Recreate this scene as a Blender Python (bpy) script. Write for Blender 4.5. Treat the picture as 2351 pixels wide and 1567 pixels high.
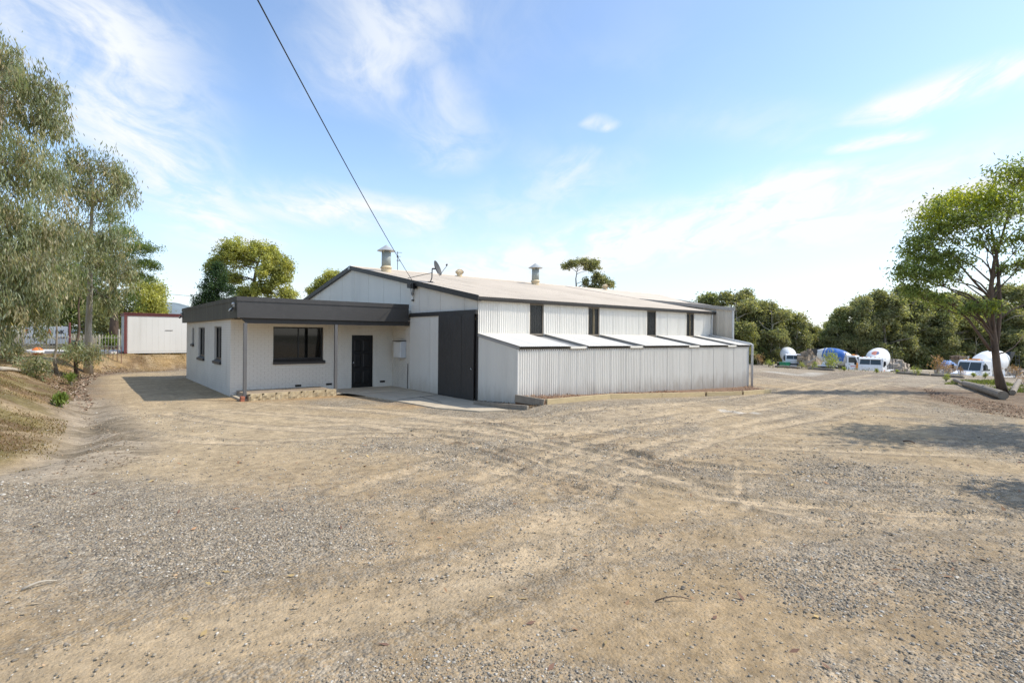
import bpy, bmesh, math, random
import numpy as np
from mathutils import Vector, Matrix

for _o in list(bpy.data.objects):
    bpy.data.objects.remove(_o, do_unlink=True)
random.seed(7)
RNG = np.random.default_rng(11)
SC = bpy.context.scene
COL = SC.collection

# ------------------------------------------------------------------ camera
# World axes follow the shed: x runs along its long wall, y along its gable end.
FPX, CX, HOR, ROLL, EYE = 1228.0, 1175.5, 771.5, 0.0085, 2.1
FW = Vector((0.6298, 0.7768, 0.0)).normalized()
RT = Vector((FW.y, -FW.x, 0.0))
CAM = Vector((-9.98, -14.06, EYE))
cam_data = bpy.data.cameras.new("camera")
cam = bpy.data.objects.new("camera", cam_data)
COL.objects.link(cam)
SC.camera = cam
cam_data.sensor_fit = 'HORIZONTAL'
cam_data.sensor_width = 36.0
cam_data.lens = FPX / 2351.0 * 36.0
cam_data.shift_y = -(783.5 - HOR) / 2351.0
cam_data.clip_end = 9000.0
cam_data.clip_start = 0.05
cam.location = CAM
_up = Vector((0, 0, 1)) * math.cos(ROLL) - RT * math.sin(ROLL)
_rt = FW.cross(_up).normalized()
_up = _rt.cross(FW).normalized()
cam.matrix_world = Matrix(((_rt.x, _up.x, -FW.x, CAM.x), (_rt.y, _up.y, -FW.y, CAM.y), (_rt.z, _up.z, -FW.z, CAM.z), (0, 0, 0, 1)))

def ray(u, v):
    p, q = u - CX, v - HOR
    return FW * FPX + _rt * p - _up * q

def at(u, v, depth):
    d = ray(u, v)
    return CAM + d * (depth / FPX)

# ------------------------------------------------------------------ sky and sun
SUN = Vector((1.0, -0.733, 1.47)).normalized()
SUN_EL = math.asin(SUN.z)
SUN_AZ = math.atan2(SUN.x, SUN.y)
world = bpy.data.worlds.new("World")
SC.world = world
world.use_nodes = True
SKY_STRENGTH = 0.15
SUN_STRENGTH = 2.8
EXPOSURE = 0.81

class NT:
    def __init__(self, tree):
        self.t = tree
        self.t.nodes.clear()
    def n(self, kind, **kw):
        nd = self.t.nodes.new(kind)
        for k, val in kw.items():
            setattr(nd, k, val)
        return nd
    def set(self, sock, val):
        if hasattr(val, 'is_output'):
            self.t.links.new(val, sock)
        elif val is not None:
            sock.default_value = val
    def math(self, op, a, b=None, c=None, clamp=False):
        nd = self.n('ShaderNodeMath', operation=op, use_clamp=clamp)
        for i, val in enumerate((a, b, c)):
            self.set(nd.inputs[i], val)
        return nd.outputs[0]
    def mix(self, fac, a, b, blend='MIX'):
        nd = self.n('ShaderNodeMix', data_type='RGBA', blend_type=blend)
        self.set(nd.inputs[0], fac)
        self.set(nd.inputs[6], c4(a))
        self.set(nd.inputs[7], c4(b))
        return nd.outputs[2]
    def ramp(self, fac, lo, hi, a=0.0, b=1.0, smooth=True):
        nd = self.n('ShaderNodeMapRange', interpolation_type='SMOOTHSTEP' if smooth else 'LINEAR')
        for i, val in enumerate((fac, lo, hi, a, b)):
            self.set(nd.inputs[i], val)
        return nd.outputs[0]
    def noise(self, vec, scale, detail=4.0, rough=0.55, dist=0.0, col=False):
        nd = self.n('ShaderNodeTexNoise')
        self.set(nd.inputs['Vector'], vec)
        nd.inputs['Scale'].default_value = scale
        nd.inputs['Detail'].default_value = detail
        nd.inputs['Roughness'].default_value = rough
        nd.inputs['Distortion'].default_value = dist
        return nd.outputs[1 if col else 0]
    def vmul(self, vec, s):
        nd = self.n('ShaderNodeVectorMath', operation='MULTIPLY')
        self.set(nd.inputs[0], vec)
        nd.inputs[1].default_value = s
        return nd.outputs[0]
    def comb(self, x, y, z):
        nd = self.n('ShaderNodeCombineXYZ')
        for i, val in enumerate((x, y, z)):
            self.set(nd.inputs[i], val)
        return nd.outputs[0]
    def sep(self, v):
        nd = self.n('ShaderNodeSeparateXYZ')
        self.set(nd.inputs[0], v)
        return nd.outputs

def c4(c):
    if isinstance(c, (tuple, list)) and len(c) == 3:
        return (c[0], c[1], c[2], 1.0)
    return c

def build_sky():
    w = NT(world.node_tree)
    out = w.n('ShaderNodeOutputWorld')
    bg = w.n('ShaderNodeBackground')
    bg.inputs[1].default_value = SKY_STRENGTH
    sky = w.n('ShaderNodeTexSky', sky_type='NISHITA')
    sky.sun_disc = False
    sky.sun_elevation = SUN_EL
    sky.sun_rotation = SUN_AZ
    sky.air_density = 1.0
    sky.dust_density = 0.6
    sky.ozone_density = 1.8
    tc = w.n('ShaderNodeTexCoord')
    s = w.sep(tc.outputs['Generated'])
    zz = w.math('ADD', w.math('MAXIMUM', s[2], 0.0), 0.14)
    px, py = w.math('DIVIDE', s[0], zz), w.math('DIVIDE', s[1], zz)
    # sky plane turned so that q0 runs across and q1 runs away from the yard
    q0 = w.math('ADD', w.math('MULTIPLY', px, RT.x), w.math('MULTIPLY', py, RT.y))
    q1 = w.math('ADD', w.math('MULTIPLY', px, FW.x), w.math('MULTIPLY', py, FW.y))
    P = w.comb(q0, q1, 0.0)
    wn = w.noise(P, 1.1, 3.0, 0.5, 0.0, col=True)
    wc = w.n('ShaderNodeVectorMath', operation='SUBTRACT'); w.set(wc.inputs[0], wn); wc.inputs[1].default_value = (0.5, 0.5, 0.5)
    wa = w.n('ShaderNodeVectorMath', operation='MULTIPLY_ADD'); w.set(wa.inputs[0], wc.outputs[0]); wa.inputs[1].default_value = (0.55, 0.55, 0); w.set(wa.inputs[2], P)
    ws = w.sep(wa.outputs[0])
    wisp = w.noise(w.vmul(wa.outputs[0], (2.0, 1.1, 1.0)), 2.2, 9.0, 0.62, 0.6)
    fine = w.noise(w.vmul(P, (1.0, 0.5, 1.0)), 9.0, 6.0, 0.6, 1.0)
    body = w.ramp(w.math('ADD', w.math('MULTIPLY', wisp, 0.75), w.math('MULTIPLY', fine, 0.25)), 0.34, 0.64)
    cover = w.ramp(w.noise(P, 0.55, 3.0, 0.5, 0.3), 0.47, 0.72)
    total = w.math('MULTIPLY', cover, 0.55)
    def sky_pt(u, v):
        d = ray(u, v).normalized()
        k = max(d.z, 0) + 0.14
        x, y = d.x / k, d.y / k
        return x * RT.x + y * RT.y, x * FW.x + y * FW.y
    banks = [((30, 20), (560, 560), 0.26, 0.8), ((900, 40), (830, 170), 0.2, 0.6), ((1010, 230), (1010, 330), 0.16, 0.45),
             ((2030, 250), (2230, 180), 0.13, 1.6), ((1940, 350), (2050, 325), 0.06, 1.3), ((1060, 640), (2080, 480), 0.45, 1.45),
             ((1780, 450), (1850, 430), 0.16, 1.2), ((1300, 370), (1310, 430), 0.10, 0.5), ((740, 480), (930, 510), 0.26, 0.9),
             ((1340, 275), (1365, 290), 0.035, 0.6)]
    for (a, b, wd, st) in banks:
        ax, ay = sky_pt(*a); bx, by = sky_pt(*b)
        dx, dy = bx - ax, by - ay
        L2 = dx * dx + dy * dy
        rx, ry = w.math('SUBTRACT', ws[0], ax), w.math('SUBTRACT', ws[1], ay)
        t = w.math('DIVIDE', w.math('ADD', w.math('MULTIPLY', rx, dx), w.math('MULTIPLY', ry, dy)), L2, clamp=True)
        ex = w.math('SUBTRACT', rx, w.math('MULTIPLY', t, dx)); ey = w.math('SUBTRACT', ry, w.math('MULTIPLY', t, dy))
        dd = w.math('SQRT', w.math('ADD', w.math('MULTIPLY', ex, ex), w.math('MULTIPLY', ey, ey)))
        total = w.math('MAXIMUM', total, w.ramp(dd, 0.0, wd * 1.7, st, 0.0))
    thick = w.math('MULTIPLY', w.math('MULTIPLY', total, w.math('ADD', body, 0.12)), 1.15, clamp=True)
    low = w.ramp(s[2], 0.0, 0.30, 0.62, 0.0)
    base = w.mix(low, sky.outputs[0], (3.05, 3.3, 3.7))
    colr = w.mix(thick, base, (3.75, 3.88, 4.0))
    w.set(bg.inputs[0], colr)
    w.t.links.new(bg.outputs[0], out.inputs[0])

build_sky()
sun_data = bpy.data.lights.new("sun", 'SUN')
sun_data.energy = SUN_STRENGTH
sun_data.angle = math.radians(0.5)
sun_data.color = (1.0, 0.94, 0.84)
sun = bpy.data.objects.new("sun", sun_data)
COL.objects.link(sun)
sun.rotation_euler = SUN.to_track_quat('Z', 'Y').to_euler()
sun.location = (0, 0, 40)
SC.view_settings.view_transform = 'Standard'
SC.view_settings.look = 'None'
SC.view_settings.gamma = 1.0
SC.view_settings.use_curve_mapping = False
SC.view_settings.exposure = EXPOSURE
SC.cycles.max_bounces = 6
SC.cycles.transparent_max_bounces = 8
SC.cycles.use_denoising = True
SC.cycles.denoiser = 'OPENIMAGEDENOISE'
SC.cycles.denoising_input_passes = 'RGB_ALBEDO_NORMAL'
SC.cycles.denoising_prefilter = 'NONE'
SC.render.filter_size = 1.05
SC.cycles.sample_clamp_indirect = 4.0

# ------------------------------------------------------------------ materials
MATS = {}
def mat(name, color, rough=0.7, metal=0.0, var=0.12, scale=3.0, bump=0.0, bscale=40.0, dirt=None, dirt_amt=0.0, stretch=(1, 1, 1), spec=0.4, attr=None, color2=None, splash=None):
    m = bpy.data.materials.new(name)
    m.use_nodes = True
    t = NT(m.node_tree)
    out = t.n('ShaderNodeOutputMaterial')
    b = t.n('ShaderNodeBsdfPrincipled')
    t.t.links.new(b.outputs[0], out.inputs[0])
    pos = t.n('ShaderNodeTexCoord').outputs['Object']
    vec = t.vmul(pos, stretch)
    nz = t.noise(vec, scale, 5.0, 0.6)
    if attr:
        an = t.n('ShaderNodeAttribute', attribute_name=attr)
        basec = an.outputs['Color']
    else:
        basec = c4(color)
    if color2:
        basec = t.mix(t.ramp(nz, 0.38, 0.62), basec, color2)
    f = t.ramp(nz, 0.25, 0.75, 1.0 - var, 1.0 + var, smooth=False)
    g = t.n('ShaderNodeVectorMath', operation='SCALE')
    t.set(g.inputs[0], basec if hasattr(basec, 'is_output') else basec[:3])
    t.set(g.inputs['Scale'], f)
    colr = g.outputs[0]
    if dirt:
        dn = t.noise(t.vmul(pos, (stretch[0] * 1.7, stretch[1] * 1.7, stretch[2] * 0.5)), scale * 1.6, 6.0, 0.65)
        colr = t.mix(t.math('MULTIPLY', t.ramp(dn, 0.48, 0.75), dirt_amt), colr, dirt)
    if splash:
        zc = t.sep(pos)[2]
        sn = t.noise(t.vmul(pos, (2.5, 2.5, 0.7)), 1.6, 6.0, 0.7)
        hh = t.math('ADD', zc, t.math('MULTIPLY', t.math('SUBTRACT', 0.5, sn), 1.1))
        colr = t.mix(t.ramp(hh, 0.75, -0.05, 0.0, 0.55), colr, splash)
        rn = t.noise(t.vmul(pos, (9.0, 9.0, 0.35)), 1.3, 3.0, 0.6)
        colr = t.mix(t.ramp(rn, 0.66, 0.78, 0.0, 0.32), colr, (0.36, 0.27, 0.19))
    t.set(b.inputs['Base Color'], colr)
    b.inputs['Roughness'].default_value = rough
    b.inputs['Metallic'].default_value = metal
    b.inputs['Specular IOR Level'].default_value = spec
    if bump:
        bp = t.n('ShaderNodeBump')
        bp.inputs['Strength'].default_value = 0.6
        bp.inputs['Distance'].default_value = bump
        t.set(bp.inputs['Height'], t.noise(vec, bscale, 6.0, 0.65))
        t.t.links.new(bp.outputs[0], b.inputs['Normal'])
    MATS[name] = m
    return m

def leaf_mat(name, trans=0.5, rough=0.45):
    m = bpy.data.materials.new(name)
    m.use_nodes = True
    t = NT(m.node_tree)
    out = t.n('ShaderNodeOutputMaterial')
    an = t.n('ShaderNodeAttribute', attribute_name='tint')
    b = t.n('ShaderNodeBsdfPrincipled')
    t.set(b.inputs['Base Color'], an.outputs['Color'])
    b.inputs['Roughness'].default_value = rough
    b.inputs['Specular IOR Level'].default_value = 0.3
    tr = t.n('ShaderNodeBsdfTranslucent')
    t.set(tr.inputs[0], t.mix(1.0, an.outputs['Color'], (1.25, 1.2, 0.6), 'MULTIPLY'))
    mx = t.n('ShaderNodeMixShader')
    mx.inputs[0].default_value = trans
    t.t.links.new(b.outputs[0], mx.inputs[1])
    t.t.links.new(tr.outputs[0], mx.inputs[2])
    t.t.links.new(mx.outputs[0], out.inputs[0])
    return m

M_LEAF = leaf_mat('leaf')
M_IRON = mat('painted_corrugated_iron', (0.78, 0.75, 0.68), 0.45, 0.0, 0.05, 0.8, dirt=(0.34, 0.31, 0.26), dirt_amt=0.22, stretch=(1, 1, 0.25), splash=(0.36, 0.29, 0.21))
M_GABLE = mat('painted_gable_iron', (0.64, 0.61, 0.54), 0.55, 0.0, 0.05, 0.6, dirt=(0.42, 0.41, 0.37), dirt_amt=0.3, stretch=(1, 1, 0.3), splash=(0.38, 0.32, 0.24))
M_LEANROOF = mat('bright_roof_iron', (0.70, 0.67, 0.60), 0.75, 0.0, 0.05, 0.8, dirt=(0.5, 0.49, 0.46), dirt_amt=0.25)
M_REAR = mat('beige_trimdeck', (0.52, 0.475, 0.40), 0.5, 0.0, 0.05, 0.8)
M_ROOF = mat('beige_roof_iron', (0.58, 0.495, 0.385), 0.7, 0.0, 0.07, 0.35, dirt=(0.33, 0.27, 0.2), dirt_amt=0.45, stretch=(1, 1, 1))
M_CHAR = mat('charcoal_paint', (0.037, 0.034, 0.031), 0.5, 0.0, 0.12, 1.5, dirt=(0.06, 0.057, 0.054), dirt_amt=0.3)
M_FASC = mat('charcoal_fascia', (0.042, 0.039, 0.036), 0.45, 0.0, 0.15, 0.9, dirt=(0.075, 0.07, 0.065), dirt_amt=0.45, stretch=(1, 1, 2.0), spec=0.6)
M_FASCW = mat('weathered_fascia', (0.055, 0.053, 0.042), 0.6, 0.0, 0.15, 1.2, dirt=(0.16, 0.14, 0.105), dirt_amt=0.7, stretch=(1, 3.0, 0.12))
M_BLACK = mat('black_paint', (0.004, 0.004, 0.0045), 0.4, 0.0, 0.2, 3.0)
M_FRAME = mat('black_window_frame', (0.012, 0.012, 0.013), 0.35, 0.0, 0.2, 3.0)
M_BRICK = mat('painted_brick', (0.66, 0.62, 0.545), 0.65, 0.0, 0.05, 0.9, bump=0.004, bscale=60.0, dirt=(0.38, 0.36, 0.32), dirt_amt=0.3)
M_MORTAR = mat('painted_mortar', (0.58, 0.54, 0.47), 0.8, 0.0, 0.06, 2.0)
M_REDBRICK = mat('red_brick', (0.36, 0.13, 0.075), 0.85, 0.0, 0.2, 8.0, bump=0.004, bscale=80)
M_CONC = mat('concrete', (0.48, 0.405, 0.295), 0.85, 0.0, 0.12, 1.3, bump=0.003, bscale=60, dirt=(0.25, 0.21, 0.165), dirt_amt=0.55)
M_BLOCK = mat('split_limestone', (0.42, 0.335, 0.205), 0.9, 0.0, 0.18, 6.0, bump=0.02, bscale=18, dirt=(0.27, 0.2, 0.12), dirt_amt=0.5)
M_PINE = mat('treated_pine', (0.44, 0.35, 0.20), 0.8, 0.0, 0.14, 2.5, bump=0.003, bscale=30, dirt=(0.26, 0.2, 0.12), dirt_amt=0.4, stretch=(1, 1, 6))
M_OLDWOOD = mat('weathered_timber', (0.24, 0.205, 0.16), 0.85, 0.0, 0.2, 3.0, bump=0.008, bscale=20, dirt=(0.11, 0.09, 0.07), dirt_amt=0.5)
M_GALV = mat('galvanised_steel', (0.42, 0.44, 0.43), 0.45, 0.25, 0.1, 2.0, dirt=(0.36, 0.3, 0.18), dirt_amt=0.3)
M_FLUE = mat('grey_green_flue', (0.31, 0.345, 0.325), 0.5, 0.1, 0.1, 2.0, dirt=(0.22, 0.2, 0.14), dirt_amt=0.4)
M_CREAM = mat('cream_metal', (0.55, 0.45, 0.29), 0.6, 0.0, 0.1, 3.0)
M_PVC = mat('grey_pvc', (0.50, 0.51, 0.51), 0.4, 0.0, 0.06, 2.0)
M_DARKMET = mat('dark_metal', (0.06, 0.062, 0.062), 0.5, 0.3, 0.15, 4.0)
M_DISH = mat('grey_dish', (0.055, 0.058, 0.058), 0.6, 0.1, 0.1, 3.0)
M_CABLE = mat('cable_black', (0.02, 0.022, 0.022), 0.6, 0.0, 0.1, 3.0)
M_WHITE = mat('white_paint', (0.72, 0.72, 0.70), 0.4, 0.0, 0.05, 1.5, dirt=(0.5, 0.46, 0.38), dirt_amt=0.3)
M_TWHITE = mat('white_truck_paint', (0.78, 0.79, 0.80), 0.3, 0.0, 0.04, 1.2, dirt=(0.5, 0.46, 0.4), dirt_amt=0.35)
M_HUT = mat('white_hut_panel', (0.70, 0.68, 0.625), 0.5, 0.0, 0.04, 0.8, dirt=(0.5, 0.47, 0.4), dirt_amt=0.3, stretch=(1, 1, 0.3))
M_MAROON = mat('maroon_paint', (0.15, 0.045, 0.04), 0.55, 0.0, 0.15, 2.0, dirt=(0.3, 0.16, 0.13), dirt_amt=0.3)
M_TYRE = mat('tyre_rubber', (0.018, 0.018, 0.018), 0.9, 0.0, 0.2, 5.0)
M_ORANGE = mat('orange_lamp', (0.75, 0.28, 0.03), 0.35, 0.0, 0.05, 3.0)
M_CHROME = mat('bright_metal', (0.5, 0.5, 0.5), 0.25, 0.8, 0.1, 3.0)
M_LAMP = mat('clear_lamp', (0.7, 0.72, 0.75), 0.1, 0.0, 0.03, 3.0)
M_BARKD = mat('dark_bark', (0.125, 0.088, 0.064), 0.95, 0.0, 0.35, 4.0, bump=0.06, bscale=9, stretch=(1, 1, 0.25), dirt=(0.05, 0.035, 0.026), dirt_amt=0.75)
M_BARKP = mat('pale_bark', (0.42, 0.37, 0.29), 0.85, 0.0, 0.15, 3.0, bump=0.01, bscale=10, stretch=(1, 1, 0.35), dirt=(0.16, 0.12, 0.085), dirt_amt=0.7)
M_BARKG = mat('grey_bark', (0.27, 0.235, 0.19), 0.9, 0.0, 0.2, 3.0, bump=0.01, bscale=10, stretch=(1, 1, 0.35), dirt=(0.13, 0.10, 0.075), dirt_amt=0.6)
M_GREEN = mat('green_plastic', (0.02, 0.19, 0.10), 0.4)
M_BLUETARP = mat('blue_tarp', (0.12, 0.22, 0.42), 0.6)
M_RUBBLE = mat('pale_rubble', (0.40, 0.34, 0.27), 0.9, 0.0, 0.25, 1.5, bump=0.03, bscale=5)
M_EARTH = mat('dug_earth', (0.30, 0.235, 0.165), 0.95, 0.0, 0.25, 1.5, bump=0.05, bscale=4, dirt=(0.15, 0.11, 0.07), dirt_amt=0.6)
M_STONE = mat('pebbles', (0.3, 0.3, 0.3), 0.95, 0.0, 0.12, 60.0, attr='tint', spec=0.12)
M_CHIP = mat('chips', (0.3, 0.3, 0.3), 0.9, 0.0, 0.1, 30.0, attr='tint')
M_DRUM = mat('drum_paint', (0.8, 0.8, 0.8), 0.35, 0.0, 0.04, 1.0, attr='tint', dirt=(0.5, 0.45, 0.38), dirt_amt=0.25)
M_HILL = mat('haze_tinted_hill', (0.15, 0.185, 0.20), 0.95, 0.0, 0.25, 0.02)  # blue-grey of distance haze is put into the hill's base colour
M_CURTAIN = mat('pale_blind', (0.25, 0.235, 0.2), 0.8)
M_SKYLIGHT = mat('fibreglass_strip', (0.33, 0.325, 0.31), 0.45, 0.0, 0.15, 2.0, dirt=(0.2, 0.18, 0.15), dirt_amt=0.6)

def glass_mat(name, tint, rough=0.04, see=0.35):
    m = bpy.data.materials.new(name)
    m.use_nodes = True
    t = NT(m.node_tree)
    out = t.n('ShaderNodeOutputMaterial')
    gl = t.n('ShaderNodeBsdfPrincipled')
    gl.inputs['Base Color'].default_value = c4(tint)
    gl.inputs['Roughness'].default_value = rough
    gl.inputs['Specular IOR Level'].default_value = 0.6
    tp = t.n('ShaderNodeBsdfTransparent')
    tp.inputs[0].default_value = (0.8, 0.82, 0.82, 1)
    mx = t.n('ShaderNodeMixShader')
    mx.inputs[0].default_value = see
    t.t.links.new(gl.outputs[0], mx.inputs[1])
    t.t.links.new(tp.outputs[0], mx.inputs[2])
    t.t.links.new(mx.outputs[0], out.inputs[0])
    return m
M_GLASS = glass_mat('office_glass', (0.006, 0.007, 0.007), 0.03, 0.10)
M_GLASSD = glass_mat('dirty_glass', (0.03, 0.03, 0.028), 0.25, 0.15)
M_GLASST = glass_mat('truck_glass', (0.04, 0.055, 0.06), 0.05, 0.0)

# ------------------------------------------------------------------ mesh helpers
def np_mesh(name, V, F, tint=None, smooth=False):
    """V (n,3) array, F list of (m,k) index arrays."""
    me = bpy.data.meshes.new(name)
    V = np.asarray(V, dtype=np.float32)
    if not isinstance(F, list):
        F = [F]
    F = [np.asarray(f, dtype=np.int32) for f in F if len(f)]
    me.vertices.add(len(V))
    me.vertices.foreach_set('co', V.ravel())
    nl = sum(f.size for f in F); npoly = sum(len(f) for f in F)
    me.loops.add(nl)
    me.polygons.add(npoly)
    me.loops.foreach_set('vertex_index', np.concatenate([f.ravel() for f in F]))
    starts, off = [], 0
    for f in F:
        starts.append(off + np.arange(len(f), dtype=np.int32) * f.shape[1])
        off += f.size
    me.polygons.foreach_set('loop_start', np.concatenate(starts))
    if smooth:
        me.polygons.foreach_set('use_smooth', np.ones(npoly, dtype=bool))
    me.update(calc_edges=True)
    if tint is not None:
        a = me.attributes.new('tint', 'FLOAT_COLOR', 'POINT')
        tint = np.asarray(tint, dtype=np.float32)
        if tint.shape[1] == 3:
            tint = np.hstack([tint, np.ones((len(tint), 1), np.float32)])
        a.data.foreach_set('color', tint.ravel())
    return me

def origin(o):
    v = Vector((0, 0, 0))
    while o is not None:
        v += o.location
        o = o.parent
    return v

def tag(o, label=None, cat=None, group=None, kind=None):
    if label: o['label'] = label
    if cat: o['category'] = cat
    if group: o['group'] = group
    if kind: o['kind'] = kind
    return o

def thing(name, loc, label, cat, group=None):
    o = bpy.data.objects.new(name, None)
    o.empty_display_size = 0.2
    COL.objects.link(o)
    o.location = loc
    return tag(o, label, cat, group)

def link(name, me, m, parent=None):
    o = bpy.data.objects.new(name, me)
    if m is not None and not me.materials:
        me.materials.append(m)
    COL.objects.link(o)
    if parent is not None:
        o.parent = parent
    return o

class MB:
    def __init__(self):
        self.v, self.f = [], []
    def add(self, vs, fs):
        b = len(self.v)
        self.v += [tuple(p) for p in vs]
        self.f += [tuple(i + b for i in f) for f in fs]
        return self
    def hexa(self, p):
        return self.add(p, [(3, 2, 1, 0), (4, 5, 6, 7), (0, 1, 5, 4), (1, 2, 6, 5), (2, 3, 7, 6), (3, 0, 4, 7)])
    def box(self, x0, y0, z0, x1, y1, z1):
        x0, x1 = min(x0, x1), max(x0, x1); y0, y1 = min(y0, y1), max(y0, y1); z0, z1 = min(z0, z1), max(z0, z1)
        return self.hexa([(x0, y0, z0), (x1, y0, z0), (x1, y1, z0), (x0, y1, z0), (x0, y0, z1), (x1, y0, z1), (x1, y1, z1), (x0, y1, z1)])
    def beam(self, a, b, w, h, up=(0, 0, 1)):
        a, b = Vector(a), Vector(b)
        d = (b - a).normalized()
        s = d.cross(Vector(up)).normalized()
        u = s.cross(d)
        p = []
        for e in (-0.5, 0.5):
            for (i, c) in ((-0.5, a), (-0.5, b), (0.5, b), (0.5, a)):
                p.append(c + s * (i * w) + u * (e * h))
        return self.hexa(p)
    def tube(self, pts, rad, n=8, caps=True):
        pts = [Vector(p) for p in pts]
        if not isinstance(rad, (list, tuple)):
            rad = [rad] * len(pts)
        rings, ref = [], None
        for i, p in enumerate(pts):
            d = (pts[min(i + 1, len(pts) - 1)] - pts[max(i - 1, 0)]).normalized()
            if ref is None:
                ref = d.orthogonal().normalized()
            ref = (ref - d * ref.dot(d))
            ref = ref.normalized() if ref.length > 1e-6 else d.orthogonal().normalized()
            s = d.cross(ref)
            rings.append([p + (ref * math.cos(2 * math.pi * k / n) + s * math.sin(2 * math.pi * k / n)) * rad[i] for k in range(n)])
        vs = [q for r in rings for q in r]
        fs = [(i * n + k, i * n + (k + 1) % n, (i + 1) * n + (k + 1) % n, (i + 1) * n + k) for i in range(len(pts) - 1) for k in range(n)]
        if caps:
            fs.append(tuple(range(n - 1, -1, -1)))
            fs.append(tuple((len(pts) - 1) * n + k for k in range(n)))
        return self.add(vs, fs)
    def lathe(self, prof, n=24, M=None):
        """prof: list of (radius, height) around local z; M places it."""
        M = M or Matrix.Identity(4)
        vs = [M @ Vector((r * math.cos(2 * math.pi * k / n), r * math.sin(2 * math.pi * k / n), z)) for (r, z) in prof for k in range(n)]
        fs = [(i * n + k, i * n + (k + 1) % n, (i + 1) * n + (k + 1) % n, (i + 1) * n + k) for i in range(len(prof) - 1) for k in range(n)]
        fs.append(tuple(range(n - 1, -1, -1)))
        fs.append(tuple((len(prof) - 1) * n + k for k in range(n)))
        return self.add(vs, fs)
    def prism(self, poly, off):
        n = len(poly)
        off = Vector(off)
        vs = [Vector(p) for p in poly] + [Vector(p) + off for p in poly]
        fs = [tuple(range(n - 1, -1, -1)), tuple(range(n, 2 * n))] + [(i, (i + 1) % n, (i + 1) % n + n, i + n) for i in range(n)]
        return self.add(vs, fs)
    def build(self, name, m, parent=None, smooth=False, bevel=0.0, world=True):
        me = bpy.data.meshes.new(name)
        o0 = origin(parent) if (world and parent is not None) else Vector((0, 0, 0))
        me.from_pydata([(p[0] - o0.x, p[1] - o0.y, p[2] - o0.z) for p in self.v], [], self.f)
        bm = bmesh.new(); bm.from_mesh(me)
        bmesh.ops.recalc_face_normals(bm, faces=bm.faces)
        bm.to_mesh(me); bm.free()
        if smooth:
            me.polygons.foreach_set('use_smooth', [True] * len(me.polygons))
        o = link(name, me, m, parent)
        if bevel:
            bv = o.modifiers.new('bevel', 'BEVEL')
            bv.width = bevel; bv.segments = 2; bv.limit_method = 'ANGLE'
        return o

def solo(mb, name, m, label, cat, group=None, **kw):
    """One-mesh thing, its origin moved to its base."""
    vs = np.array([tuple(p) for p in mb.v])
    c = Vector(((vs[:, 0].min() + vs[:, 0].max()) / 2, (vs[:, 1].min() + vs[:, 1].max()) / 2, vs[:, 2].min()))
    mb.v = [(p[0] - c.x, p[1] - c.y, p[2] - c.z) for p in mb.v]
    o = mb.build(name, m, None, **kw)
    o.location = c
    return tag(o, label, cat, group)

def copy_tree(o, parent=None):
    c = o.copy()
    COL.objects.link(c)
    c.parent = parent
    for ch in list(o.children):
        copy_tree(ch, c)
    return c

# ------------------------------------------------------------------ noise (numpy)
def _hash(ix, iy, seed):
    n = (ix.astype(np.int64) * 374761393 + iy.astype(np.int64) * 668265263 + seed * 1442695041) & 0xFFFFFFFF
    n = ((n ^ (n >> 13)) * 1274126177) & 0xFFFFFFFF
    n = n ^ (n >> 16)
    return (n & 0xFFFF) / 65535.0
def vnoise(x, y, seed=0):
    ix, iy = np.floor(x), np.floor(y)
    fx, fy = x - ix, y - iy
    fx = fx * fx * (3 - 2 * fx); fy = fy * fy * (3 - 2 * fy)
    a, b = _hash(ix, iy, seed), _hash(ix + 1, iy, seed)
    c, d = _hash(ix, iy + 1, seed), _hash(ix + 1, iy + 1, seed)
    return (a + (b - a) * fx) * (1 - fy) + (c + (d - c) * fx) * fy
def fbm(x, y, scale, octv=4, seed=0):
    s, amp, tot = 0.0, 1.0, 0.0
    for i in range(octv):
        s = s + amp * vnoise(x * scale + 17.3 * i, y * scale - 9.1 * i, seed + i)
        tot += amp
        amp *= 0.5; scale *= 2.03
    return s / tot
def sstep(a, b, x):
    t = np.clip((x - a) / (b - a), 0, 1)
    return t * t * (3 - 2 * t)
def poly_dist(x, y, pts):
    d = np.full(np.shape(x), 1e9)
    for (ax, ay), (bx, by) in zip(pts[:-1], pts[1:]):
        dx, dy = bx - ax, by - ay
        t = np.clip(((x - ax) * dx + (y - ay) * dy) / (dx * dx + dy * dy), 0, 1)
        d = np.minimum(d, np.hypot(x - ax - t * dx, y - ay - t * dy))
    return d
def inside(x, y, pts):
    r = np.zeros(np.shape(x), bool)
    n = len(pts)
    for i in range(n):
        (ax, ay), (bx, by) = pts[i], pts[(i + 1) % n]
        if ay == by: continue
        c = ((ay > y) != (by > y)) & (x < (bx - ax) * (y - ay) / (by - ay) + ax)
        r ^= c
    return r

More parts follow.
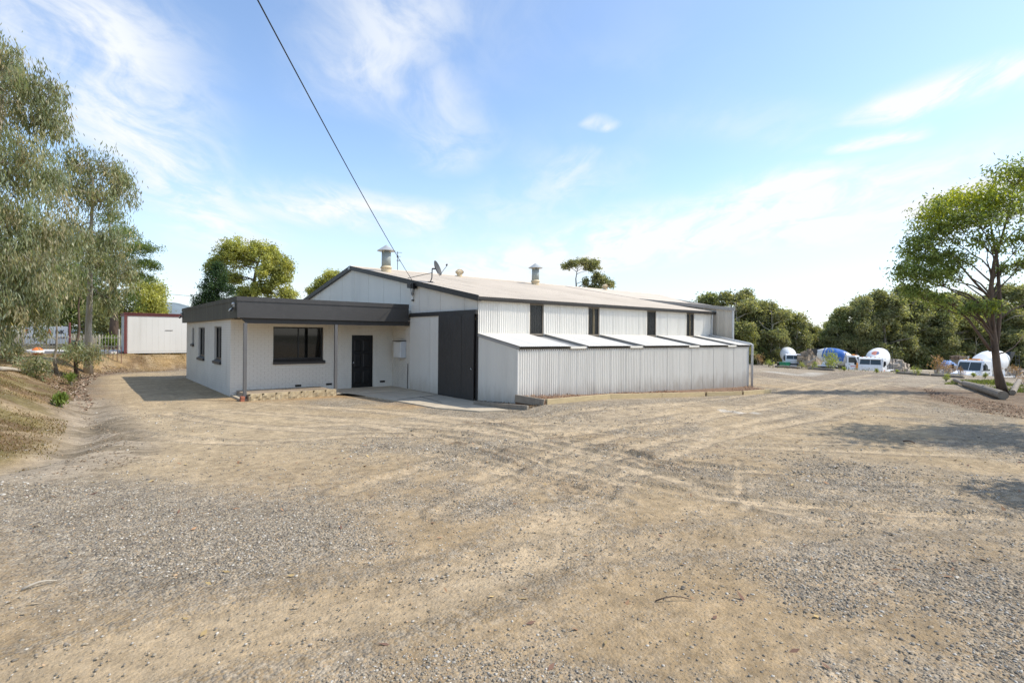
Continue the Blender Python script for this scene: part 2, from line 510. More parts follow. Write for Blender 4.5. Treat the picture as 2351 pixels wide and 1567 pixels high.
# ------------------------------------------------------------------ terrain
FOOT = [(-60, -9), (-30, -7), (-16, -4.6), (-11.6, -3.4), (-10.5, -1.5), (-10.25, 1), (-10.1, 6), (-10.0, 12), (-9.9, 18), (-8.6, 20.6), (-5, 22), (0, 22.6), (12, 23.2), (40, 26)]
BANK = FOOT + [(40, 400), (-400, 400), (-400, -9)]
def bank_sd(x, y):
    d = poly_dist(x, y, FOOT)
    return np.where(inside(x, y, BANK), d, -d)
def build_flat(x, y):
    # 1 where concrete and floors keep the ground even
    a = sstep(1.2, 0.0, np.maximum(np.maximum(-6.4 - x, x - 30), np.maximum(-2.4 - y, y - 21)))
    return a
def terrain(x, y, fine=True):
    x = np.asarray(x, float); y = np.asarray(y, float)
    sd = bank_sd(x, y)
    wob = fbm(x, y, 0.35, 3, 5) - 0.5
    z = np.interp(x, [-200, 0, 12, 40, 42, 44.5, 48, 140, 400, 4000], [0, 0, -0.12, -0.42, -0.55, -1.7, -2.35, -4.3, -5, -5])
    z = z + np.interp(x, [-0.7, 0.3, 3.4, 8.7, 13.3, 20], [0, 0.19, 0.14, -0.05, -0.12, 0]) * np.exp(-(np.maximum(0, np.abs(y + 2.7) - 0.5) / 1.7) ** 2)
    far = sstep(14, 60, np.hypot(x + 10, y + 14))
    zb = 0.86 * sstep(-0.1, 2.4, sd + wob * 0.9) + 0.1 * sstep(3, 9, sd) * (fbm(x, y, 0.2, 3, 8))
    zb = np.where(x > 30, zb * sstep(40, 30, x), zb)
    z = z + zb
    gul = np.exp(-((sd + 0.45 + 0.25 * wob) / 0.42) ** 2) * sstep(-4, -1.5, y) * sstep(9, 4, y)
    z = z - 0.16 * gul
    flat = build_flat(x, y)
    z = z + (1 - flat) * (0.07 * (fbm(x, y, 0.13, 3, 1) - 0.5) + 0.03 * (fbm(x, y, 0.6, 3, 2) - 0.5))
    if fine:
        z = z + (1 - flat) * (0.022 * (fbm(x, y, 3.0, 3, 3) - 0.5)) + sstep(0, 1.2, sd) * 0.16 * (fbm(x, y, 1.3, 4, 6) - 0.5)
    z = z - 0.02 * flat
    return z
def ground_z(x, y):
    return float(terrain(np.array([x]), np.array([y]))[0])
def G(u, v, lift=0.0):
    """The place on the terrain seen in direction (u, v)."""
    d = ray(u, v)
    lo, hi = 1.0, None
    ts = np.geomspace(1.2, 400, 700)
    P = np.array(CAM)[None] + np.array(d)[None] / FPX * ts[:, None]
    hz = terrain(P[:, 0], P[:, 1], False)
    k = np.argmax(P[:, 2] <= hz + lift)
    if P[k, 2] > hz[k] + lift:
        k = len(ts) - 1
    t = ts[k]
    p = CAM + d * (t / FPX)
    return Vector((p.x, p.y, ground_z(p.x, p.y)))
def Gxy(pts):
    return [tuple(G(u, v)[:2]) for (u, v) in pts]

def zones(x, y):
    """weights of the ground kinds at each place"""
    r = np.hypot(x - CAM.x, y - CAM.y)
    sd = bank_sd(x, y)
    big = fbm(x, y, 0.16, 4, 21)
    mid = fbm(x, y, 0.5, 4, 22)
    sml = fbm(x, y, 1.7, 3, 23)
    grav = sstep(0.40, 0.66, 0.34 * big + 0.38 * mid + 0.28 * sml)
    return r, sd, big, mid, sml, grav

TRACKS = []   # (points, half width, depth, sandiness)
def smooth_line(p, k=6):
    q = []
    p = [np.array(a) for a in p]
    for i in range(len(p) - 1):
        a, b, c, d = p[max(i - 1, 0)], p[i], p[i + 1], p[min(i + 2, len(p) - 1)]
        for j in range(k):
            t = j / k
            q.append(0.5 * (2 * b + (c - a) * t + (2 * a - 5 * b + 4 * c - d) * t * t + (3 * b - a - 3 * c + d) * t ** 3))
    q.append(p[-1])
    return [tuple(a) for a in q]
def side_line(p, off):
    out = []
    for i in range(len(p)):
        a, b = np.array(p[max(i - 1, 0)]), np.array(p[min(i + 1, len(p) - 1)])
        t = (b - a) / (np.linalg.norm(b - a) + 1e-9)
        out.append((p[i][0] - t[1] * off, p[i][1] + t[0] * off))
    return out
def tr(px, w, dep, sand):
    TRACKS.append((smooth_line(Gxy(px), 3), w, dep, sand))
def wheels(px, dep=0.012, sand=0.75, gauge=0.85):
    c = smooth_line(Gxy(px))
    for o in (-gauge, gauge):
        TRACKS.append((side_line(c, o), 0.17, dep * 1.3, sand))
tr([(1000, 975), (1180, 1000), (1320, 1030), (1500, 1090), (1720, 1150), (1850, 1185)], 0.20, 0.015, 0.9)
tr([(1230, 1010), (1330, 1035), (1420, 1050)], 0.16, 0.012, 0.9)
tr([(1330, 985), (1450, 1000), (1700, 1015), (2000, 1020), (2330, 1030)], 0.16, 0.012, 0.5)
tr([(700, 960), (950, 972), (1200, 990), (1400, 965), (1600, 940), (1800, 930)], 0.28, 0.012, 0.7)
tr([(720, 935), (950, 950), (1200, 975), (1420, 950), (1560, 930), (1740, 915), (1900, 880), (2000, 860)], 0.25, 0.01, 0.6)
tr([(1210, 1120), (1320, 1075), (1450, 1040), (1560, 1010), (1700, 975), (1830, 950)], 0.18, 0.012, 0.7)
tr([(1290, 1130), (1420, 1080), (1560, 1035), (1720, 990), (1900, 960)], 0.18, 0.012, 0.6)
tr([(1700, 1060), (1705, 1110), (1712, 1170)], 0.07, 0.012, 0.9)
tr([(1500, 1090), (1760, 1120), (2000, 1130), (2340, 1140)], 0.16, 0.01, 0.5)
tr([(2340, 960), (2150, 930), (2000, 905), (1900, 880), (1780, 855)], 0.22, 0.02, 0.5)
tr([(2340, 945), (2200, 915), (2080, 890), (1960, 865)], 0.2, 0.02, 0.4)
tr([(1220, 1290), (1700, 1230), (2340, 1190)], 0.3, 0.008, 0.35)
tr([(100, 1560), (500, 1460), (900, 1380), (1180, 1290), (1300, 1200)], 0.4, 0.006, 0.6)
wheels([(2340, 1035), (2050, 1022), (1750, 1012), (1480, 1002), (1250, 988), (1000, 968), (760, 948), (560, 935)])
wheels([(620, 1000), (850, 985), (1080, 985), (1300, 970), (1480, 950), (1650, 930), (1800, 905), (1920, 880), (2030, 862)], 0.014, 0.85)
wheels([(1240, 1120), (1290, 1090), (1420, 1040), (1560, 1000), (1700, 970), (1820, 945), (1960, 915), (2100, 880)], 0.014, 0.8)
wheels([(2345, 1150), (2000, 1132), (1750, 1115), (1500, 1085), (1300, 1040), (1120, 1000), (900, 965)], 0.016, 0.9)
wheels([(2345, 950), (2180, 930), (2000, 905), (1860, 880), (1760, 862)], 0.016, 0.7)
wheels([(300, 960), (420, 985), (600, 1000), (800, 1005), (1000, 1015), (1250, 1060), (1500, 1130)], 0.012, 0.7)
wheels([(900, 1150), (1060, 1095), (1200, 1050), (1380, 1010), (1560, 985), (1750, 960), (1950, 925)], 0.012, 0.7)
RUTS = []     # thrown-up dark ridges
def rut(px, w, h):
    RUTS.append((Gxy(px), w, h))
rut([(1105, 1032), (1145, 1048), (1185, 1063)], 0.055, 0.05)
rut([(1140, 1027), (1190, 1045), (1232, 1060)], 0.055, 0.05)
rut([(1450, 1035), (1500, 1050), (1570, 1070)], 0.06, 0.055)
rut([(1435, 1045), (1500, 1065), (1560, 1080)], 0.05, 0.04)
rut([(1065, 968), (1120, 973), (1175, 978)], 0.06, 0.035)
rut([(1258, 1004), (1285, 1005)], 0.08, 0.045)
rut([(1370, 1025), (1410, 1024)], 0.07, 0.045)
rut([(1050, 1020), (1070, 1023)], 0.07, 0.04)
rut([(1290, 1108), (1312, 1128)], 0.06, 0.03)
rut([(1200, 1078), (1215, 1085)], 0.07, 0.04)
rut([(2200, 925), (2280, 938), (2350, 948)], 0.09, 0.05)

GRAVEL_DARK = Gxy([(0, 1150), (150, 1240), (330, 1330), (560, 1310), (760, 1240), (700, 1180), (420, 1160), (250, 1120), (0, 1105)])
SHOULDER = Gxy([(1215, 940), (1400, 925), (1650, 915), (1790, 905)])
ORANGE = Gxy([(590, 915), (760, 905), (880, 905), (960, 925)])
DRAIN = Gxy([(190, 925), (215, 965), (250, 1000), (215, 1050), (110, 1085)])
LITTER_R = Gxy([(2140, 895), (2230, 920), (2351, 945), (2351, 900), (2300, 925)])
WHITE1 = Gxy([(1660, 942), (1730, 948)])
WHITE2 = Gxy([(1775, 853), (1840, 862), (1880, 856)])

def make_ground():
    a_front = np.radians(np.arange(-53, 53.01, 0.3))
    a_rest = np.radians(np.arange(53 + 4, 307 - 0.1, 4.0))
    ang = np.concatenate([a_front, a_rest])
    rad = np.concatenate([np.linspace(0.35, 1.5, 6)[:-1], np.geomspace(1.5, 36, 860)[:-1], np.geomspace(36, 110, 60)[:-1], np.geomspace(110, 4500, 40)])
    na, nr = len(ang), len(rad)
    R, A = np.meshgrid(rad, ang, indexing='ij')
    dx = np.sin(A) * RT.x + np.cos(A) * FW.x
    dy = np.sin(A) * RT.y + np.cos(A) * FW.y
    X = (CAM.x + R * dx).ravel(); Y = (CAM.y + R * dy).ravel()
    Z = terrain(X, Y)
    r, sd, big, mid, sml, grav = zones(X, Y)
    near = r < 45
    # ---- colours of the soil kinds
    def C(*c): return np.array(c)[None]
    sand = C(0.345, 0.248, 0.138); buff = C(0.37, 0.278, 0.165); gry = C(0.235, 0.195, 0.145); brn = C(0.21, 0.14, 0.075)
    orng = C(0.37, 0.22, 0.095); pale = C(0.42, 0.325, 0.2); moss = C(0.16, 0.125, 0.045); straw = C(0.27, 0.175, 0.072); litter = C(0.16, 0.11, 0.072)
    tilt = fbm(X, Y, 0.09, 3, 31)[:, None]
    col = sand + (buff - sand) * sstep(0.4, 0.6, tilt)
    col = col * (0.86 + 0.28 * sml[:, None])
    gv = grav.copy()
    def lay(c, w):
        nonlocal col
        w = np.clip(w, 0, 1)[:, None]
        col = col * (1 - w) + c * w
    wob = (mid - 0.5) * 2.2
    cx = (X - CAM.x) * RT.x + (Y - CAM.y) * RT.y
    cd = (X - CAM.x) * FW.x + (Y - CAM.y) * FW.y
    # the drive towards the left drain and the front corner is coarse blue metal
    ins = inside(X, Y, GRAVEL_DARK)
    dk = np.where(ins, 1.0, np.exp(-(poly_dist(X, Y, GRAVEL_DARK + GRAVEL_DARK[:1]) / 0.6) ** 2))
    gv = np.maximum(gv, dk * sstep(0.30, 0.48, mid + 0.12))
    gv = np.maximum(gv, sstep(1.5, 0.3, poly_dist(X, Y, SHOULDER)) * 0.9)
    right = sstep(4, 9, cx) * sstep(26, 16, cd) * sstep(0.36, 0.52, mid)
    gv = np.maximum(gv, right * 0.75)
    yellow = sstep(1.0, -2.5, X + 4.5 + wob) * sstep(-6, -1, Y + wob) * sstep(-0.2, -1.2, sd)
    gv = gv * (1 - 0.75 * yellow)
    lay(gry * (0.9 + 0.3 * sml[:, None]), gv * 0.58)
    lay(pale * (0.8 + 0.35 * sml[:, None]), yellow * 0.55)
    lay(orng, sstep(1.6, 0.2, poly_dist(X, Y, ORANGE) + 0.5 * wob) * 0.75)
    lay(brn, sstep(1.0, 0.1, poly_dist(X, Y, ORANGE) + 0.4 * wob) * 0.35)
    # the far yard
    farm = sstep(14, 24, X) * sstep(2.0, -2.0, Y - 12)
    lay(C(0.32, 0.27, 0.205) * (0.8 + 0.4 * mid[:, None]), farm * 0.75)
    lay(C(0.19, 0.14, 0.095), farm * sstep(0.52, 0.66, big) * 0.7)
    low = sstep(43, 47, X)
    lay(C(0.47, 0.44, 0.38) * (0.75 + 0.5 * mid[:, None]), low * 0.85)
    lay(C(0.22, 0.17, 0.11), sstep(41.0, 42.5, X) * sstep(48, 44, X) * 0.7)
    # tracks and thrown ridges
    zadd = np.zeros_like(Z)
    idx = np.nonzero(near)[0]
    xi, yi = X[idx], Y[idx]
    brk = fbm(xi, yi, 0.45, 3, 41)
    brk2 = fbm(xi, yi, 0.7, 3, 45)
    wbx = (fbm(xi, yi, 0.7, 2, 43) - 0.5) * 0.25; wby = (fbm(xi, yi, 0.7, 2, 44) - 0.5) * 0.25
    for pts, w, dep, snd in TRACKS:
        pa = np.array(pts)
        sel = np.nonzero((xi > pa[:, 0].min() - 1) & (xi < pa[:, 0].max() + 1) & (yi > pa[:, 1].min() - 1) & (yi < pa[:, 1].max() + 1))[0]
        d = np.full(len(xi), 9.0)
        d[sel] = poly_dist(xi[sel] + wbx[sel], yi[sel] + wby[sel], pts)
        k = sstep(w * 1.35, w * 0.6, d)
        rim = np.exp(-((d - w * 1.35) / (w * 0.4)) ** 2)
        zadd[idx] += -1.6 * dep * k + dep * 1.2 * rim
        kk = k * snd * sstep(0.22, 0.44, brk + 0.1)
        col[idx] = col[idx] * (1 - 0.85 * kk[:, None]) + C(0.46, 0.355, 0.225) * (0.85 * kk[:, None])
        rk = np.exp(-((d - w * 1.45) / (w * 0.30)) ** 2) * sstep(0.30, 0.55, brk2) * (0.25 + 0.5 * snd)
        col[idx] = col[idx] * (1 - 0.75 * rk[:, None]) + C(0.17, 0.13, 0.085) * (0.75 * rk[:, None])
        gv[idx] *= 1 - 0.85 * kk
        gv[idx] = np.maximum(gv[idx], rim * 0.7 * (1 - snd * 0.4))
    zadd = np.clip(zadd, -0.035, 0.024)
    for pts, w, hgt in RUTS:
        d = poly_dist(xi, yi, pts) + (fbm(xi, yi, 4.0, 3, 51) - 0.5) * w * 1.6
        k = np.exp(-(d / w) ** 2)
        zadd[idx] += 0.75 * hgt * k * (0.5 + fbm(xi, yi, 9.0, 2, 52))
        side = np.exp(-((d - 2.6 * w) / (1.6 * w)) ** 2)
        zadd[idx] -= 0.4 * hgt * side
        col[idx] = col[idx] * (1 - 0.8 * k[:, None]) + C(0.19, 0.13, 0.075) * (0.8 * k[:, None])
    # soft imprint patch where wheels turned
    tx = Gxy([(1280, 1105), (1340, 1120)])
    d = poly_dist(xi, yi, tx)
    k = sstep(0.75, 0.2, d)
    zadd[idx] += 0.018 * k * np.sin((xi * 0.75 + yi * 0.66) * 34)
    col[idx] = col[idx] * (1 - 0.6 * k[:, None]) + C(0.33, 0.235, 0.135) * (0.6 * k[:, None])
    for pl, w in ((WHITE1, 0.28), (WHITE2, 0.9)):
        lay(C(0.52, 0.48, 0.41), sstep(w, w * 0.3, poly_dist(X, Y, pl) + 0.2 * wob * w) * 0.8)
    # bank, drain and litter
    sdw = sd + 0.5 * wob * 0.5
    bank = sstep(-0.35, 0.5, sdw)
    lay(straw * (0.7 + 0.6 * sml[:, None]), bank * 0.95)
    lay(moss, bank * sstep(0.44, 0.60, fbm(X, Y, 0.55, 5, 61)) * sstep(4.2, 1.8, sd) * sstep(17, 10, Y) * 0.95)
    lay(C(0.12, 0.07, 0.032), bank * sstep(0.47, 0.58, fbm(X, Y, 1.1, 5, 62)) * 0.8)
    lay(C(0.36, 0.27, 0.16), bank * sstep(0.56, 0.66, fbm(X, Y, 1.6, 4, 64)) * 0.6)
    lay(litter, np.exp(-((sdw + 0.1) / 0.7) ** 2) * sstep(1.5, 4.5, Y) * sstep(30, 20, Y) * 0.8)
    dr = sstep(1.15, 0.25, poly_dist(X, Y, DRAIN) + 0.3 * wob)
    lay(C(0.34, 0.275, 0.195), dr * 0.9)
    lay(C(0.12, 0.088, 0.045), dr * sstep(0.47, 0.56, fbm(X * 0.6 + Y * 0.8, Y * 0.25 - X * 0.2, 2.5, 4, 63)) * 0.6)
    gv = gv * (1 - bank) * (1 - dr * 0.8)
    lt = sstep(2.6, 0.6, poly_dist(X, Y, LITTER_R) + 0.8 * wob)
    lay(litter * (0.7 + 0.6 * sml[:, None]), lt * 0.85)
    gv = gv * (1 - lt)
    rd = inside(X, Y, [tuple((CAM + FW * 200 + RT * -400)[:2]), tuple((CAM + FW * 34 + RT * -400)[:2]), tuple((CAM + FW * 34 + RT * 0)[:2]), tuple((CAM + FW * 200 + RT * 0)[:2])])
    lay(C(0.16, 0.13, 0.07), rd * 0.9)
    lay(C(0.10, 0.095, 0.045), sstep(105, 125, X) * 0.95)
    lay(C(0.10, 0.10, 0.05), sstep(150, 260, r) * 0.9)
    Z = Z + zadd * (1 - build_flat(X, Y))
    V = np.stack([X, Y, Z], 1)
    V = np.vstack([V, [[CAM.x, CAM.y, ground_z(CAM.x, CAM.y)]]])
    i, j = np.meshgrid(np.arange(nr - 1), np.arange(na), indexing='ij')
    j2 = (j + 1) % na
    Q = np.stack([i * na + j, i * na + j2, (i + 1) * na + j2, (i + 1) * na + j], -1).reshape(-1, 4)[:, ::-1]
    c = np.full(na, nr * na); jj = np.arange(na)
    T = np.stack([c, (jj + 1) % na, jj], 1)[:, ::-1]
    tint = np.hstack([np.clip(col, 0.01, 0.8), np.clip(gv, 0, 1)[:, None]])
    tint = np.vstack([tint, tint[:1]])
    me = np_mesh('ground', V, [Q, T], tint, smooth=True)
    # make sure it faces upward
    if me.polygons[100].normal.z < 0:
        me.flip_normals()
    return me

def ground_mat():
    m = bpy.data.materials.new('gravel_and_sand')
    m.use_nodes = True
    t = NT(m.node_tree)
    out = t.n('ShaderNodeOutputMaterial')
    b = t.n('ShaderNodeBsdfPrincipled')
    t.t.links.new(b.outputs[0], out.inputs[0])
    an = t.n('ShaderNodeAttribute', attribute_name='tint')
    grav = an.outputs['Alpha']
    pos = t.n('ShaderNodeNewGeometry').outputs['Position']
    v1 = t.n('ShaderNodeTexVoronoi'); t.set(v1.inputs['Vector'], pos); v1.inputs['Scale'].default_value = 42.0
    v2 = t.n('ShaderNodeTexVoronoi'); t.set(v2.inputs['Vector'], pos); v2.inputs['Scale'].default_value = 17.0
    s1 = t.sep(v1.outputs['Color']); s2 = t.sep(v2.outputs['Color'])
    n1 = t.noise(pos, 6.0, 8.0, 0.72)
    n2 = t.noise(pos, 1.2, 5.0, 0.65)
    stone = t.mix(s1[1], t.mix(s1[0], (0.125, 0.108, 0.088), (0.31, 0.265, 0.20)), t.mix(s1[0], (0.23, 0.20, 0.16), (0.50, 0.42, 0.30)))
    spk = t.math('MULTIPLY', t.ramp(s1[2], 0.35, 0.6), t.math('MULTIPLY_ADD', grav, 0.75, 0.18))
    colr = t.mix(spk, an.outputs['Color'], stone)
    big = t.math('MULTIPLY', t.ramp(s2[2], 0.66, 0.72), t.math('MULTIPLY_ADD', grav, 0.5, 0.05))
    colr = t.mix(big, colr, t.mix(s2[0], (0.16, 0.142, 0.118), (0.46, 0.39, 0.29)))
    f = t.math('MULTIPLY', t.ramp(n1, 0.3, 0.7, 0.66, 1.34, smooth=False), t.ramp(n2, 0.3, 0.7, 0.82, 1.18, smooth=False))
    g = t.n('ShaderNodeVectorMath', operation='SCALE')
    t.set(g.inputs[0], colr); t.set(g.inputs['Scale'], f)
    t.set(b.inputs['Base Color'], g.outputs[0])
    b.inputs['Roughness'].default_value = 0.95
    b.inputs['Specular IOR Level'].default_value = 0.15
    hgt = t.math('ADD', t.math('MULTIPLY', t.math('SUBTRACT', 0.6, v1.outputs['Distance']), t.math('MULTIPLY_ADD', grav, 0.7, 0.25)),
                 t.math('ADD', t.math('MULTIPLY', n1, 1.3), t.math('MULTIPLY', t.math('SUBTRACT', 0.6, v2.outputs['Distance']), t.math('MULTIPLY_ADD', grav, 0.8, 0.15))))
    bp = t.n('ShaderNodeBump')
    bp.inputs['Strength'].default_value = 0.85
    bp.inputs['Distance'].default_value = 0.028
    t.set(bp.inputs['Height'], hgt)
    t.t.links.new(bp.outputs[0], b.inputs['Normal'])
    return m

ground = link('ground', make_ground(), ground_mat())
ground['kind'] = 'structure'

def stones(n, rmin, rmax, smin, smax, seed):
    rg = np.random.default_rng(seed)
    m = n * 4
    rr = np.exp(rg.uniform(np.log(rmin), np.log(rmax), m))
    aa = np.radians(rg.uniform(-50, 50, m))
    x = CAM.x + rr * (np.sin(aa) * RT.x + np.cos(aa) * FW.x); y = CAM.y + rr * (np.sin(aa) * RT.y + np.cos(aa) * FW.y)
    r, sd, big, mid, sml, grav = zones(x, y)
    ins = inside(x, y, GRAVEL_DARK)
    g = np.maximum(grav, ins * 0.95)
    front = sstep(4.4, 3.0, rr) * sstep(0.38, 0.5, mid + 0.05)
    g = np.maximum(g, front * 0.9)
    for pts, w, dep, snd in TRACKS[:13]:
        g = g * (1 - 0.85 * snd * sstep(w * 1.6, w * 0.8, poly_dist(x, y, pts)))
    g = g * sstep(0.2, -0.6, sd)
    g = np.maximum(g, 0.10)
    keep = np.nonzero((rg.uniform(0, 1, m) < g) & (build_flat(x, y) < 0.05))[0][:n]
    x, y = x[keep], y[keep]
    k = len(x)
    z = terrain(x, y)
    # near-octahedral pebbles with uneven corners
    base = np.array([(1, 0, 0), (0, 1, 0), (-1, 0, 0), (0, -1, 0), (0, 0, 1), (0, 0, -1), (.6, .6, .55), (-.6, -.6, .55), (.6, -.6, .5), (-.6, .6, .5)], float)
    fc = np.array([(0, 6, 8), (6, 4, 8), (6, 1, 9), (6, 9, 4), (9, 2, 7), (9, 7, 4), (7, 3, 8), (7, 8, 4), (0, 1, 6), (1, 2, 9), (2, 3, 7), (3, 0, 8)])
    sz = smin * (smax / smin) ** (rg.uniform(0, 1, k) ** 2.2)
    P = base[None] * (1 + rg.uniform(-0.28, 0.28, (k, 10, 1)))
    P = P * (sz[:, None, None] * rg.uniform(0.65, 1.3, (k, 1, 3)) * np.array([1, 1, 0.72])[None, None])
    th = rg.uniform(0, 6.28, k); c, s = np.cos(th)[:, None], np.sin(th)[:, None]
    Q = P.copy(); Q[..., 0] = P[..., 0] * c - P[..., 1] * s; Q[..., 1] = P[..., 0] * s + P[..., 1] * c
    Q[..., 0] += x[:, None]; Q[..., 1] += y[:, None]; Q[..., 2] += (z + sz * 0.12)[:, None]
    F = (fc[None] + (np.arange(k) * 10)[:, None, None]).reshape(-1, 3)
    pal = np.array([(0.21, 0.182, 0.145), (0.28, 0.24, 0.18), (0.34, 0.283, 0.205), (0.42, 0.385, 0.325), (0.33, 0.27, 0.19), (0.17, 0.147, 0.115), (0.40, 0.28, 0.17), (0.48, 0.44, 0.37)])
    ci = rg.choice(8, k, p=[0.22, 0.22, 0.16, 0.10, 0.13, 0.08, 0.03, 0.06])
    tint = np.repeat(pal[ci] * rg.uniform(0.8, 1.2, (k, 1)), 10, 0)
    return Q.reshape(-1, 3), F, tint
def add_stones():
    Vs, Fs, Ts, off = [], [], [], 0
    for args in ((42000, 2.2, 5.5, 0.0032, 0.0135, 1), (34000, 4.6, 11.0, 0.0055, 0.017, 2), (9000, 9.0, 22.0, 0.010, 0.026, 3)):
        V, F, T = stones(*args)
        Vs.append(V); Fs.append(F + off); Ts.append(T); off += len(V)
    me = np_mesh('gravel', np.vstack(Vs), np.vstack(Fs), np.vstack(Ts))
    o = link('gravel', me, M_STONE)
    tag(o, 'loose grey and tan gravel strewn over the yard', 'gravel', kind='stuff')
add_stones()

def chips(name, label, cat, poly, n, size, cols, seed, lift=0.02, zfun=None, curl=0.3):
    """leaf litter or bark chips strewn over an area"""
    rg = np.random.default_rng(seed)
    p = np.array(poly); lo, hi = p.min(0), p.max(0)
    x = rg.uniform(lo[0], hi[0], n * 6); y = rg.uniform(lo[1], hi[1], n * 6)
    k = np.nonzero(inside(x, y, poly))[0][:n]
    x, y = x[k], y[k]; k = len(x)
    z = (zfun(x, y) if zfun else terrain(x, y)) + rg.uniform(0.004, lift, k)
    th = rg.uniform(0, 6.28, k); L = size * rg.uniform(0.5, 1.4, k); W = L * rg.uniform(0.22, 0.45, k)
    d = np.stack([np.cos(th), np.sin(th), rg.normal(0, curl, k)], 1); s = np.stack([-np.sin(th), np.cos(th), rg.normal(0, curl, k)], 1)
    b = np.stack([x, y, z], 1)
    V = np.stack([b - d * L[:, None] / 2, b + s * W[:, None] / 2, b + d * L[:, None] / 2 + [0, 0, 0.005], b - s * W[:, None] / 2], 1).reshape(-1, 3)
    F = np.arange(4 * k).reshape(-1, 4)
    cols = np.array(cols)
    T = np.repeat(cols[rg.integers(0, len(cols), k)] * rg.uniform(0.7, 1.3, (k, 1)), 4, 0)
    o = link(name, np_mesh(name, V, F, T), M_CHIP)
    tag(o, label, cat, kind='stuff')
    return o

# ------------------------------------------------------------------ concrete apron
def slab_poly():
    pts = [(-6.02, 4.40), (-6.02, 5.97), (0.0, 5.97), (0.0, -0.05)]
    e = [(1180, 941), (1100, 946.5), (1000, 938.5), (930, 925.5), (840, 911), (786, 904)]
    return pts, [tuple(G(u, v)[:2]) for (u, v) in e]
def concrete_apron():
    a = MB()
    front = [(-5.98, 4.42), (-5.98, 5.97), (-0.0, 5.97), (-0.0, 4.3), (-2.95, 4.42)]
    a.prism([(x, y, -0.25) for x, y in front], (0, 0, 0.29))
    e = slab_poly()[1]
    poly = [(-2.949, 4.419), (-0.0, 4.299), (-0.0, -0.08)] + e
    b = MB().prism([(x, y, -0.25) for x, y in poly], (0, 0, 0.265))
    root = thing('concrete_apron', (-2, 2.5, 0), 'pale concrete apron slab before the entry and sliding doors', 'slab')
    a.build('porch_slab', M_CONC, root)
    b.build('apron_slab', M_CONC, root)
    c = MB().beam((-1.95, 1.7, 0.0185), (0.0, 2.2, 0.0185), 0.02, 0.006)
    c.beam((-1.2, 0.2, 0.0185), (-0.9, 2.1, 0.0185), 0.02, 0.006)
    c.build('joint', M_BLACK, root)
concrete_apron()

# ------------------------------------------------------------------ corrugated sheeting
def corr(mb, p0, d, nrm, L, zb, zt, pitch=0.076, amp=0.009, seg=6, phase=0.0, up=None):
    """corrugated sheet from p0 along d (unit), ribs running up; zb/zt give bottom and top at distance s"""
    n = max(2, int(round(L / pitch * seg)))
    d, nrm = Vector(d), Vector(nrm)
    vs = []
    for i in range(n + 1):
        s = L * i / n
        off = amp * math.cos(2 * math.pi * (s + phase) / pitch)
        q = Vector(p0) + d * s + nrm * off
        a, b = zb(s) if callable(zb) else zb, zt(s) if callable(zt) else zt
        if up is None:
            vs += [q + Vector((0, 0, a)), q + Vector((0, 0, b))]
        else:
            vs += [q + Vector(up) * a, q + Vector(up) * b]
    mb.add(vs, [(2 * i, 2 * i + 2, 2 * i + 3, 2 * i + 1) for i in range(n)])
def sheets(parent, name, m, p0, d, nrm, L, zb, zt, width=0.762, **kw):
    s, k = 0.0, 0
    up_lap = kw.get('up')
    while s < L - 0.02:
        w = min(width, L - s)
        if L - s - w < 0.12: w = L - s
        mb = MB()
        lap = (0.005 if up_lap is None else 0.0015) * (k % 2)
        q = Vector(p0) + Vector(d) * s + Vector(nrm) * lap
        corr(mb, q, d, nrm, w, (lambda t, s=s: zb(s + t)) if callable(zb) else zb, (lambda t, s=s: zt(s + t)) if callable(zt) else zt, phase=s, **kw)
        mb.build(name, m, parent, smooth=True)
        s += w; k += 1

